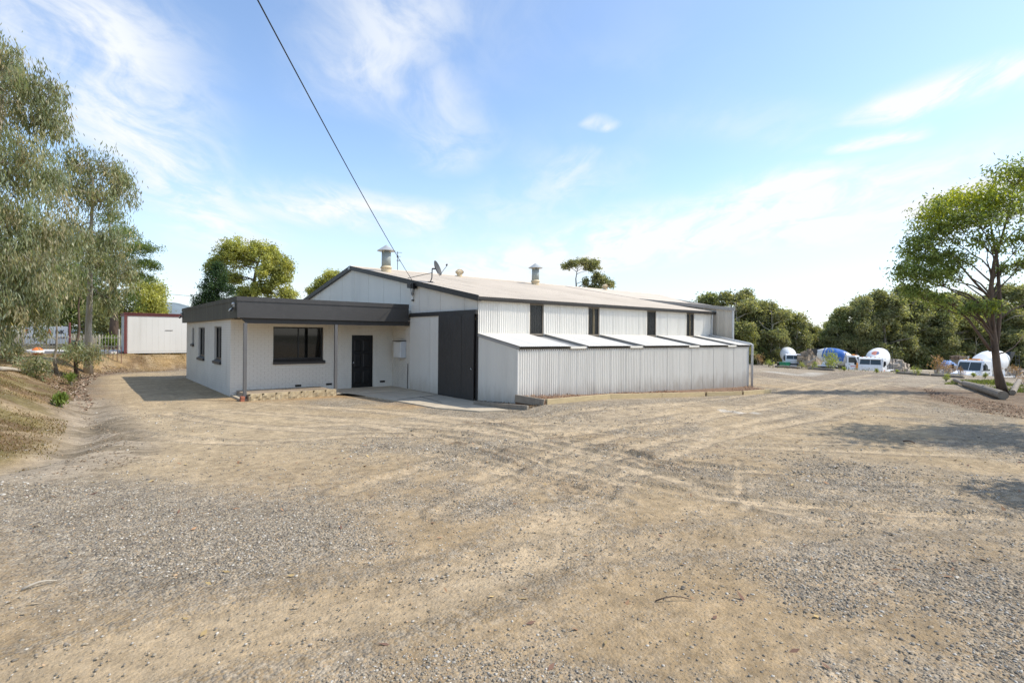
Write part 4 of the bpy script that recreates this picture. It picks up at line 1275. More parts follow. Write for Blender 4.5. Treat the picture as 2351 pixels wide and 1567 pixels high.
def dish():
    bx, by = 0.72, 4.25
    bz = rake(by) + 0.045
    r = thing('satellite_dish', (bx, by, bz), 'dark grey satellite dish on a bent mast on the roof edge', 'satellite dish')
    MB().box(bx - 0.09, by - 0.07, bz - 0.01, bx + 0.09, by + 0.07, bz + 0.015).build('foot_plate', M_DARKMET, r)
    top = Vector((bx, by, bz)) + RT * 0.07 + Vector((0, 0, 0.52))
    MB().tube([(bx, by, bz), Vector((bx, by, bz)) + RT * 0.06 + Vector((0, 0, 0.16)), top], 0.022, 8).build('mast', M_DARKMET, r)
    MB().tube([top - Vector((0, 0, 0.16)), Vector((-0.08, by + 0.35, rake(by + 0.35) + 0.1))], 0.012, 6).build('stay', M_DARKMET, r)
    ax = (RT * 0.93 + FW * -0.18 + Vector((0, 0, 0.36))).normalized()
    c = top + ax * 0.16 + Vector((0, 0, -0.06))
    M = Matrix.Translation(c) @ ax.to_track_quat('Z', 'Y').to_matrix().to_4x4()
    prof = [(0.02, 0.0), (0.1, 0.008), (0.2, 0.03), (0.29, 0.07), (0.31, 0.085)]
    MB().lathe(prof + [(a - 0.004, b + 0.012) for a, b in prof[::-1]], 28, M).build('reflector', M_DISH, r, smooth=True)
    MB().tube([top, c], 0.03, 6).build('bracket', M_DARKMET, r)
    lowp = c + M.to_3x3() @ Vector((0, -0.31, 0.03))
    if lowp.z > c.z: lowp = c + M.to_3x3() @ Vector((0, 0.31, 0.03))
    hd = c + ax * 0.5 + Vector((0, 0, -0.05))
    MB().tube([c - ax * 0.02, lowp, hd], 0.011, 6).build('feed_arm', M_DARKMET, r)
    MB().tube([hd - ax * 0.05, hd + Vector((0, 0, 0.05))], 0.03, 8).build('receiver', M_DARKMET, r)
dish()
def antenna():
    x, y = 2.4, 10.35
    z = rake(y)
    r = thing('tv_antenna', (x, y, z), 'thin television antenna mast rising behind the roof ridge', 'antenna')
    MB().tube([(x, y, z - 0.05), (x, y, z + 1.05)], 0.016, 6).build('mast', M_DARKMET, r)
    for (zz, l) in ((1.0, 0.22), (0.80, 0.15), (0.62, 0.15), (0.58, 0.14)):
        MB().tube([Vector((x, y, z + zz)) - RT * l * 0.35, Vector((x, y, z + zz)) + RT * l], 0.010, 5).build('element', M_DARKMET, r)
    MB().box(x - 0.03, y - 0.03, z + 0.76, x + 0.03, y + 0.03, z + 0.85).build('amplifier', M_DARKMET, r)
antenna()

def service_drop():
    r = thing('junction_box', (-0.15, 4.1, 3.4), 'dark junction box with looped service cables on the gable wall', 'junction box')
    MB().box(-0.27, 4.02, 3.90, -0.02, 4.30, 4.06).build('box', M_CHAR, r, bevel=0.01)
    MB().box(-0.24, 3.90, 3.86, -0.06, 4.018, 4.06).build('bracket', M_BLACK, r)
    for k in range(5):
        y0 = 4.26 - k * 0.05
        pts = []
        for j in range(9):
            t = j / 8
            pts.append((-0.12 - 0.02 * k, y0 + (3.92 - y0) * (t ** 1.6) + 0.02 * k * (1 - t), 3.90 - (0.30 - 0.03 * k) * math.sin(math.pi * min(t * 1.0, 1))))
        MB().tube(pts, 0.006, 5).build('cable_loop', M_CABLE, r)
    MB().tube([(-0.06, 4.24, 3.74), (-0.06, 4.24, 3.47)], 0.045, 8).build('conduit', M_WHITE, r)
    MB().lathe([(0.05, -0.02), (0.05, 0.03), (0.02, 0.05)], 8, Matrix.Translation((-0.06, 4.22, 3.43))).build('conduit_end', M_DARKMET, r)
    a = Vector((-0.16, 3.95, 4.07))
    b = at(600, 12, 6.0)
    end = a + (b - a) * 1.75
    end.z += 0.55
    pts = []
    for j in range(33):
        t = j / 32
        p = a.lerp(end, t)
        p.z -= 4 * 0.55 * t * (1 - t) * 0.62
        pts.append(p)
    w = MB().tube(pts, 0.0085, 6)
    w2 = []
    solo(w, 'service_cable', M_CABLE, 'black overhead power cable running down to the gable box', 'cable', smooth=True)
    # street pole that carries the far end, out of the picture
    p = end
    rp = thing('power_pole', (p.x, p.y, ground_z(p.x, p.y)), 'wooden power pole carrying the service cable', 'pole')
    MB().tube([(p.x, p.y, ground_z(p.x, p.y) - 0.3), (p.x, p.y, p.z + 1.2)], [0.17, 0.11], 12).build('shaft', M_OLDWOOD, rp)
    MB().beam((p.x - 0.9, p.y, p.z + 0.9), (p.x + 0.9, p.y, p.z + 0.9), 0.1, 0.12).build('crossarm', M_OLDWOOD, rp)
service_drop()

# ------------------------------------------------------------------ garden bed of sleepers
def sleeper_between(a, b, hgt, label, m, th=0.08):
    a, b = Vector(a), Vector(b)
    mb = MB().beam(a + Vector((0, 0, hgt / 2)), b + Vector((0, 0, hgt / 2)), th, hgt)
    return solo(mb, 'garden_sleeper', m, label, 'sleeper', 'timber sleepers edging the garden bed', bevel=0.008)
def garden():
    P = [G(1188, 922), G(1249, 929.5), G(1400, 915.5), G(1617, 909), G(1700, 906.5), G(1769, 901.5)]
    e1 = Vector((-0.30, -LW - 0.02, 0.17))
    k1 = G(1252, 929.5)
    m0 = Vector((0.02, -LW - 0.05, 0))
    dn = 0.06
    def pt(u, v): 
        g = G(u, v); return Vector((g.x, g.y, g.z - dn))
    H = 0.215
    A, B, Cc, D, E, F = pt(1187, 923), pt(1249, 929.5), pt(1400, 915), pt(1617, 909), pt(1702, 906.5), pt(1769, 901.5)
    A = Vector((-0.16, -LW - 0.06, B.z + 0.10))
    sleeper_between(A, B, H, 'short dark end sleeper at the lean-to corner', M_OLDWOOD)
    sleeper_between(B + (Cc - B) * 0.03, Cc, H, 'pale pine sleeper with cut end nearest the yard', M_PINE)
    mid = Cc.lerp(D, 0.5)
    sleeper_between(Cc + (D - Cc) * 0.003, mid, H, 'second pale sleeper of the bed along the lean-to', M_PINE)
    sleeper_between(mid + (D - Cc) * 0.003, D, H, 'third pale sleeper of the bed along the lean-to', M_PINE)
    sleeper_between(D + (E - D) * 0.05, E, H, 'fourth pale sleeper, between two gaps in the edging', M_PINE)
    sleeper_between(E + (F - E) * 0.05, F, H, 'last pale sleeper at the far end of the bed', M_PINE)
    back = Vector((LL + 0.5, -LW + 0.3, ground_z(LL + 0.5, -LW) - 0.02))
    sleeper_between(F + (back - F) * 0.04, back, 0.18, 'sleeper returning from the bed end to the lean-to wall', M_PINE)
    bed = [A, B, Cc, D, E, F, back]
    top = [(p.x, p.y, p.z + H - 0.05) for p in bed]
    wall = [(LL, -LW + 0.02, -0.06), (LL * 0.5, -LW + 0.02, 0.10), (0.0, -LW + 0.02, 0.33)]
    poly = top + wall
    n = len(poly)
    b = MB().add([(x, y, z) for x, y, z in poly] + [(x, y, z - 0.4) for x, y, z in poly], [tuple(range(n)), tuple(range(2 * n - 1, n - 1, -1))] + [(i, (i + 1) % n, (i + 1) % n + n, i + n) for i in range(n)])
    o = b.build('garden_bed', M_MULCH)
    o['kind'] = 'structure'
    pl = [(x, y) for x, y, z in poly]
    pts = np.array(poly)
    def zf(x, y):
        d = np.stack([np.hypot(x - p[0], y - p[1]) for p in pts], 0)
        w = 1 / (d ** 3 + 1e-3)
        return (w * pts[:, 2][:, None]).sum(0) / w.sum(0)
    chips('bark_mulch', 'brown bark mulch filling the sleeper bed', 'mulch', pl, 2600, 0.07, [(0.30, 0.17, 0.09), (0.22, 0.12, 0.07), (0.36, 0.24, 0.14), (0.16, 0.10, 0.07)], 5, lift=0.04, zfun=zf)
    # low sleeper in front of the mulch beside the door
    a2, b2 = G(1089, 931), G(1212, 941)
    mb = MB().beam(Vector((a2.x, a2.y, 0.03)), Vector((b2.x, b2.y, b2.z + 0.02)), 0.08, 0.17)
    solo(mb, 'garden_sleeper', M_OLDWOOD, 'low grey sleeper beside the sliding door and apron', 'sleeper', 'timber sleepers edging the garden bed', bevel=0.008)
    q = [(-0.06, -0.1), (a2.x, a2.y), (b2.x, b2.y), tuple(B[:2]), tuple(A[:2]), (-0.02, -LW)]
    chips('leaf_litter', 'dry brown leaf litter beside the sliding door', 'litter', q, 1500, 0.055, [(0.25, 0.15, 0.08), (0.16, 0.10, 0.06), (0.33, 0.22, 0.12), (0.13, 0.11, 0.05)], 6, lift=0.05)
M_MULCH = mat('mulch', (0.17, 0.105, 0.065), 0.95, 0.0, 0.3, 8.0, bump=0.03, bscale=25)
garden()

# ------------------------------------------------------------------ trees
def make_leaves(centres, spread, n_each, L, W, droop, cols, rg, shade=None, flat=0.0):
    """leaf-shaped quads gathered around the clump centres"""
    centres = np.asarray(centres, float)
    n = len(centres) * n_each
    ci = np.repeat(np.arange(len(centres)), n_each)
    sp = np.asarray(spread, float)
    if sp.ndim == 0: sp = np.full(len(centres), float(sp))
    off = rg.normal(0, 1, (n, 3)) * sp[ci][:, None] * np.array([1, 1, 1 - flat]) * rg.uniform(0.55, 1.35, (len(centres), 1))[ci]
    p = centres[ci] + off
    d = rg.normal(0, 1, (n, 3)); d /= np.linalg.norm(d, axis=1)[:, None]
    d[:, 2] -= droop
    d /= np.linalg.norm(d, axis=1)[:, None] + 1e-9
    s = np.cross(d, rg.normal(0, 1, (n, 3))); s /= np.linalg.norm(s, axis=1)[:, None] + 1e-9
    l = L * rg.uniform(0.6, 1.35, n)[:, None]; w = W * rg.uniform(0.7, 1.3, n)[:, None]
    V = np.stack([p, p + d * l * 0.45 + s * w * 0.5, p + d * l, p + d * l * 0.45 - s * w * 0.5], 1).reshape(-1, 3)
    F = np.arange(4 * n).reshape(-1, 4)
    cols = np.asarray(cols, float) * 1.9
    cl = cols[rg.integers(0, len(cols), len(centres))] * rg.uniform(0.6, 1.4, (len(centres), 1))
    c = cl[ci] * 0.65 + cols[rg.integers(0, len(cols), n)] * 0.35
    c = c * rg.uniform(0.7, 1.3, (n, 1))
    return V, F, np.repeat(c, 4, 0)

def crown_points(blobs, rg, fine=1.0, zs=1.0):
    cs, par = [], []
    for bi, (c, rad, k) in enumerate(blobs):
        k = max(3, int(k * fine))
        d = rg.normal(0, 1, (k, 3)); d /= np.linalg.norm(d, axis=1)[:, None]
        d[:, 2] = np.where(d[:, 2] < -0.55, -d[:, 2] * 0.6, d[:, 2])
        r = rg.uniform(0.22, 1.12, k) ** 0.7
        cs.append(np.array(c) + d * r[:, None] * np.array(rad) * np.array([1, 1, zs])); par += [bi] * k
    return np.vstack(cs), par

def tree_parts(trunk, trad, blobs, seed, leafL=0.16, leafW=0.04, n_each=60, spread=0.32, droop=0.7, cols=((0.12, 0.15, 0.07),), attach=(0.45, 0.95), twigs=5, twr=0.012, flat=0.0, limb_scale=0.42, fine=2.3, zs=1.5, thin=0.55):
    rg = np.random.default_rng(seed)
    pts = [Vector(p) for p in trunk]
    mb = MB()
    r = [trad * (1 - 0.82 * i / (len(pts) - 1)) for i in range(len(pts))]
    r[0] *= 1.35
    mb.tube(pts, r, 9)
    cs, par = crown_points(blobs, rg, fine, zs)
    spread *= 0.74; n_each = max(6, int(n_each * 1.12 / fine))
    def trunk_at(t):
        f = t * (len(pts) - 1); i = min(int(f), len(pts) - 2)
        return pts[i].lerp(pts[i + 1], f - i), r[i] + (r[i + 1] - r[i]) * (f - i)
    zlo = min(b[0][2] for b in blobs); zhi = max(b[0][2] for b in blobs) + 1e-3
    for bi, (c, rad, k) in enumerate(blobs):
        t = attach[0] + (attach[1] - attach[0]) * (c[2] - zlo) / (zhi - zlo)
        p, pr = trunk_at(min(max(t, 0.1), 0.98))
        c = Vector(c)
        md = p.lerp(c, 0.5) + Vector((rg.uniform(-.2, .2), rg.uniform(-.2, .2), rg.uniform(-0.1, 0.35))) * (c - p).length * 0.35
        q = p.lerp(md, 0.5) + Vector((0, 0, (c - p).length * 0.05))
        lr = max(pr * thin, trad * limb_scale * 0.35)
        mb.tube([p, q, md, md.lerp(c, 0.6), c], [lr, lr * 0.8, lr * 0.6, lr * 0.42, lr * 0.25], 6, caps=False)
        ids = [i for i in range(len(cs)) if par[i] == bi]
        for i in ids[:twigs]:
            e = Vector(cs[i])
            m2 = md.lerp(e, 0.5) + Vector((rg.uniform(-.15, .15), rg.uniform(-.15, .15), rg.uniform(0, 0.2)))
            mb.tube([md.lerp(c, 0.5), m2, e], [max(lr * 0.35, twr * 1.5), twr * 1.3, twr * 0.6], 4, caps=False)
    V, F, T = make_leaves(cs, spread, n_each, leafL, leafW, droop, cols, rg, flat=flat)
    return mb, (V, F, T)

def tree(name, base, label, cat='tree', bark=None, group=None, **kw):
    mb, (V, F, T) = tree_parts(**kw)
    root = thing(name, base, label, cat, group)
    me = bpy.data.meshes.new('trunk')
    me.from_pydata([tuple(p) for p in mb.v], [], mb.f)
    me.polygons.foreach_set('use_smooth', [True] * len(me.polygons))
    link('trunk', me, bark, root)
    link('crown', np_mesh('crown', V, F, T), M_LEAF, root)
    return root

GUM_GREY = [(0.145, 0.165, 0.098), (0.115, 0.135, 0.07), (0.205, 0.195, 0.122), (0.15, 0.175, 0.125), (0.09, 0.105, 0.046), (0.215, 0.18, 0.108)]
GUM_GREEN = [(0.13, 0.165, 0.048), (0.105, 0.14, 0.042), (0.17, 0.20, 0.06), (0.085, 0.11, 0.036)]
OLIVE = [(0.25, 0.255, 0.075), (0.20, 0.21, 0.065), (0.30, 0.285, 0.09), (0.155, 0.17, 0.052)]
FOREST = [(0.15, 0.16, 0.08), (0.125, 0.138, 0.066), (0.185, 0.185, 0.095), (0.20, 0.19, 0.105), (0.105, 0.118, 0.056)]
PINE = [(0.085, 0.12, 0.035), (0.06, 0.09, 0.03), (0.12, 0.145, 0.045)]
DARKCON = [(0.03, 0.055, 0.025), (0.045, 0.075, 0.03), (0.02, 0.035, 0.018)]
BRIGHT = [(0.105, 0.14, 0.035), (0.13, 0.165, 0.045), (0.085, 0.115, 0.028)]

def camspace(base):
    """returns f(u, v, dd): local position in the tree's frame seen at (u, v), dd metres nearer/farther"""
    dep = (base - CAM).dot(FW)
    def f(u, v, dd=0.0):
        return tuple(at(u, v, dep + dd) - base)
    return f, dep / FPX

# tall grey gum at the left edge
b = at(-60, 830, 22.5); b.z = ground_z(b.x, b.y)
f, s = camspace(b)
tree('gum_tree', b, 'tall grey-green gum with hanging leaves filling the left edge', bark=M_BARKP, seed=3, trad=0.26,
     trunk=[(0, 0, -0.2), f(-50, 700), f(-40, 560), f(-20, 420), f(0, 280), f(10, 160)],
     blobs=[(f(10, 165), (1.1, 1.1, 1.0), 30), (f(60, 240, -.6), (1.5, 1.4, 1.1), 44), (f(-40, 260), (1.6, 1.6, 1.4), 30), (f(105, 300, .5), (0.9, 1.0, 0.8), 22), (f(20, 380, -1.2), (1.9, 1.6, 1.2), 46),
            (f(90, 430, .6), (1.5, 1.4, 0.9), 36), (f(-60, 450), (1.7, 1.7, 1.3), 30), (f(30, 520, -1.5), (1.7, 1.5, 1.0), 40), (f(120, 560, 0), (1.3, 1.3, 0.9), 36), (f(-20, 610, -1.8), (1.7, 1.5, 0.9), 40),
            (f(70, 640, -1.5), (1.5, 1.3, 0.8), 44), (f(10, 710, -2), (1.4, 1.2, 0.8), 40), (f(80, 705, -1.2), (1.0, 1.0, 0.4), 20), (f(-20, 770, -2), (0.8, 0.8, 0.35), 14)],
     leafL=0.25, leafW=0.046, n_each=66, spread=0.26, droop=2.0, fine=1.5, flat=-0.5, twigs=14, cols=GUM_GREY, attach=(0.25, 0.98))
# slim pale-trunked gum beside it
b = at(203, 820, 26.5); b.z = ground_z(b.x, b.y)
f, s = camspace(b)
tree('gum_tree', b, 'slim gum with a straight pale trunk standing on the bank', bark=M_BARKP, seed=5, trad=0.16,
     trunk=[(0, 0, -0.2), f(203, 750), f(207, 660), f(206, 590), f(210, 510), f(214, 420), f(200, 370)],
     blobs=[(f(190, 385), (1.0, 1.0, 0.75), 22), (f(250, 400, .3), (0.9, 0.9, 0.7), 22), (f(285, 440, .2), (0.65, 0.8, 0.8), 22), (f(170, 450), (1.2, 1.1, 0.8), 28), (f(230, 470, -.5), (1.2, 1.1, 0.8), 22),
            (f(255, 560, -.4), (0.95, 1.0, 0.6), 24), (f(160, 540), (1.1, 1.0, 0.7), 24), (f(215, 590, -.7), (1.0, 0.9, 0.5), 20), (f(275, 640, -.3), (0.75, 0.8, 0.9), 26), (f(250, 700, -.2), (0.5, 0.6, 0.7), 14)],
     leafL=0.24, leafW=0.046, n_each=52, spread=0.25, droop=1.8, fine=1.5, flat=-0.5, twigs=12, cols=GUM_GREY, attach=(0.35, 0.97))
# crooked dark-stemmed small gum, with leafy shrubs at its foot
b = at(176, 826, 25.0); b.z = ground_z(b.x, b.y)
f, s = camspace(b)
tree('gum_tree', b, 'crooked dark-stemmed young gum in front of the pale trunk', bark=M_BARKD, seed=6, trad=0.075,
     trunk=[(0, 0, -0.1), f(172, 800), f(182, 760), f(180, 700), f(188, 655), f(203, 630)],
     blobs=[(f(150, 650), (0.8, 0.7, 0.5), 14), (f(215, 610), (0.7, 0.7, 0.5), 12), (f(160, 580), (0.9, 0.8, 0.6), 16), (f(175, 808, -.5), (0.55, 0.55, 0.3), 14), (f(215, 815, -.6), (0.55, 0.5, 0.25), 12)],
     leafL=0.19, leafW=0.04, n_each=60, spread=0.22, droop=1.0, cols=GUM_GREY, attach=(0.1, 0.9))
b = at(131, 824, 24.5); b.z = ground_z(b.x, b.y)
f, s = camspace(b)
tree('gum_sapling', b, 'thin leaning sapling before the street sign', bark=M_BARKG, seed=8, trad=0.07,
     trunk=[(0, 0, -0.1), f(124, 822), f(129, 800), f(131, 760), f(126, 700), f(122, 640)],
     blobs=[(f(110, 690, -.3), (0.9, 0.8, 0.55), 18), (f(150, 660), (0.8, 0.8, 0.6), 16), (f(75, 725, -.6), (0.6, 0.6, 0.25), 9), (f(100, 768, -.6), (0.3, 0.3, 0.2), 4)],
     leafL=0.19, leafW=0.04, n_each=65, spread=0.25, droop=1.2, cols=GUM_GREY, attach=(0.5, 0.95))
# shrub of blue-grey leaves low on the bank
for (u, v, dep, lab) in ((75, 838, 20.0, 'low grey-leaved regrowth on the bank by the pale log'), (20, 822, 23.0, 'dark regrowth bush at the left end of the bank')):
    b = at(u, v, dep); b.z = ground_z(b.x, b.y)
    tree('regrowth_shrub', b, lab, 'shrub', bark=M_BARKG, seed=int(u), trad=0.02, trunk=[(0, 0, -0.05), (0.02, 0, 0.2), (0.05, 0.03, 0.42)],
         blobs=[((0, 0, 0.35), (0.5, 0.5, 0.3), 14), ((0.3, -0.1, 0.3), (0.3, 0.3, 0.25), 7)], leafL=0.16, leafW=0.04, n_each=40, spread=0.14, droop=0.4, cols=GUM_GREY, attach=(0.3, 0.9), twigs=4, twr=0.006)

# pine with layered boughs
b = at(262, 812, 41.0); b.z = ground_z(b.x, b.y)
f, s = camspace(b)
tree('pine_tree', b, 'dark green pine with layered boughs behind the white hut', bark=M_BARKD, seed=12, trad=0.3,
     trunk=[(0, 0, -0.2), f(262, 720), f(260, 640), f(255, 560), f(250, 500)],
     blobs=[(f(250, 505), (0.9, 0.9, 0.6), 18), (f(285, 540), (1.1, 1.1, 0.55), 24), (f(225, 560), (1.3, 1.2, 0.6), 24), (f(325, 575, -.3), (1.2, 1.1, 0.5), 30), (f(270, 600), (1.5, 1.4, 0.6), 30), (f(335, 610), (0.9, 1.0, 0.4), 22),
            (f(240, 640), (1.7, 1.5, 0.7), 30), (f(310, 640), (1.2, 1.2, 0.55), 26), (f(200, 680), (1.6, 1.5, 0.9), 28), (f(285, 690), (1.4, 1.4, 0.7), 26)],
     leafL=0.17, leafW=0.055, n_each=70, spread=0.22, droop=-0.5, cols=PINE, attach=(0.35, 0.98), flat=0.35)
for (u, dep, top, wid, lab, cols, sd_) in (
        (335, 46, 655, 40, 'round bush rising over the white hut roof', OLIVE, 21), (360, 60, 664, 22, 'small olive tree beside the distant hill', OLIVE, 22),
        (20, 47, 600, 110, 'dense dark tree behind the street fence at far left', PINE, 23), (120, 50, 580, 100, 'broad shady tree behind the street sign', FOREST, 24),
        (195, 48, 610, 80, 'shady tree behind the pale gum trunk', PINE, 25), (250, 45, 700, 60, 'low shrubby tree left of the white hut', FOREST, 26),
        (80, 58, 540, 90, 'taller gum crown far behind the sign', FOREST, 27), (-40, 50, 560, 110, 'dense tree behind the fence beyond the left edge', FOREST, 28)):
    b = at(u, 800, dep); b.z = ground_z(b.x, b.y)
    f, s = camspace(b)
    vb = 770
    rx = wid * s
    nb = 7
    rg = np.random.default_rng(sd_)
    bl = [(f(u, top + 0.22 * (vb - top) * 0.6), (rx * 0.7, rx * 0.7, (vb - top) * s * 0.22), 34)]
    for k in range(nb):
        vv = top + (vb - top) * (0.25 + 0.7 * k / nb)
        bl.append((f(u + rg.uniform(-0.5, 0.5) * wid, vv, rg.uniform(-1, 1)), (rx * 0.55, rx * 0.55, (vb - top) * s * 0.16), 30))
    tree('background_tree', b, lab, bark=M_BARKD, seed=sd_, trad=0.18, trunk=[(0, 0, -0.2), f(u, 760), f(u, (770 + top) / 2), f(u, top + 15)], blobs=bl,
         leafL=0.24, leafW=0.10, n_each=46, spread=0.42, droop=0.4, cols=cols, attach=(0.2, 0.95), twigs=2)

# trees behind the office
b = at(575, 800, 52.0); b.z = ground_z(b.x, b.y)
f, s = camspace(b)
tree('spreading_gum', b, 'yellow-green spreading gum behind the office roof', bark=M_BARKD, seed=31, trad=0.32,
     trunk=[(0, 0, -0.2), f(577, 740), f(578, 690), f(583, 650), f(590, 610), f(600, 585)],
     blobs=[(f(535, 575), (1.35, 1.3, 0.95), 40), (f(525, 600, .5), (1.5, 1.5, 0.9), 36), (f(490, 612), (0.7, 0.9, 0.7), 22), (f(600, 580), (1.2, 1.2, 0.8), 34), (f(625, 598, .6), (1.0, 1.0, 0.8), 30), (f(570, 600, .8), (0.9, 1.0, 0.8), 20),
            (f(655, 618), (0.75, 0.8, 0.9), 26), (f(615, 625, -.4), (1.1, 1.0, 0.8), 28), (f(640, 650), (1.1, 1.0, 0.8), 32), (f(600, 668), (1.2, 1.1, 0.75), 32), (f(660, 680), (0.9, 1.0, 0.6), 24), (f(520, 640), (1.1, 1.1, 0.6), 24),
            (f(560, 675), (1.1, 1.1, 0.6), 26), (f(600, 700), (1.8, 1.5, 0.5), 26), (f(545, 640, .4), (0.6, 0.6, 0.5), 10)],
     leafL=0.24, leafW=0.10, n_each=72, spread=0.27, droop=0.5, cols=OLIVE, attach=(0.35, 0.95), twigs=3)
b = at(488, 800, 47.0); b.z = ground_z(b.x, b.y)
f, s = camspace(b)
tree('conifer', b, 'dark pointed conifer behind the office rear corner', bark=M_BARKD, seed=32, trad=0.2,
     trunk=[(0, 0, -0.2), f(488, 760), f(490, 690), f(498, 610)],
     blobs=[(f(500, 618), (0.5, 0.5, 0.5), 14), (f(495, 640), (0.9, 0.9, 0.6), 24), (f(486, 665), (1.1, 1.1, 0.6), 28), (f(478, 690), (1.2, 1.2, 0.5), 28), (f(515, 670), (0.9, 0.9, 0.6), 20), (f(510, 700), (1.0, 1.0, 0.5), 20), (f(468, 705), (0.8, 0.8, 0.4), 16)],
     leafL=0.20, leafW=0.07, n_each=75, spread=0.22, droop=-0.3, cols=DARKCON, attach=(0.3, 0.98), twigs=2)
b = at(768, 790, 58.0); b.z = ground_z(b.x, b.y)
f, s = camspace(b)
tree('spreading_gum', b, 'olive gum crown peeping over the left roof slope', bark=M_BARKD, seed=33, trad=0.2,
     trunk=[(0, 0, -0.2), f(768, 740), f(766, 690), f(764, 650)],
     blobs=[(f(765, 638), (1.0, 1.0, 0.6), 26), (f(740, 655), (0.9, 0.9, 0.6), 24), (f(722, 672), (0.7, 0.8, 0.5), 20), (f(775, 660), (1.2, 1.2, 0.8), 20), (f(745, 690), (1.2, 1.2, 0.6), 20)],
     leafL=0.26, leafW=0.10, n_each=60, spread=0.25, droop=0.4, cols=OLIVE, attach=(0.4, 0.95), twigs=2)
b = at(1345, 790, 70.0); b.z = ground_z(b.x, b.y)
f, s = camspace(b)
tree('umbrella_gum', b, 'thin-stemmed gum with a flat crown above the shed ridge', bark=M_BARKG, seed=34, trad=0.2,
     trunk=[(0, 0, -0.2), f(1330, 720), f(1324, 670), f(1322, 640), f(1326, 615)],
     twigs=6, limb_scale=0.6,
     blobs=[(f(1300, 612), (0.5, 0.5, 0.3), 8), (f(1352, 618), (0.5, 0.5, 0.25), 8), (f(1316, 606), (0.7, 0.9, 0.4), 16), (f(1340, 604), (0.9, 0.9, 0.45), 18), (f(1363, 610), (0.8, 0.8, 0.55), 18), (f(1368, 640), (0.6, 0.7, 0.6), 16), (f(1385, 648), (0.9, 0.9, 0.6), 20), (f(1400, 655), (0.6, 0.6, 0.4), 10), (f(1345, 650), (0.4, 0.4, 0.5), 8), (f(1365, 662), (0.9, 0.9, 0.5), 16)],
     leafL=0.28, leafW=0.11, n_each=60, spread=0.22, droop=0.4, cols=FOREST, attach=(0.45, 0.98))

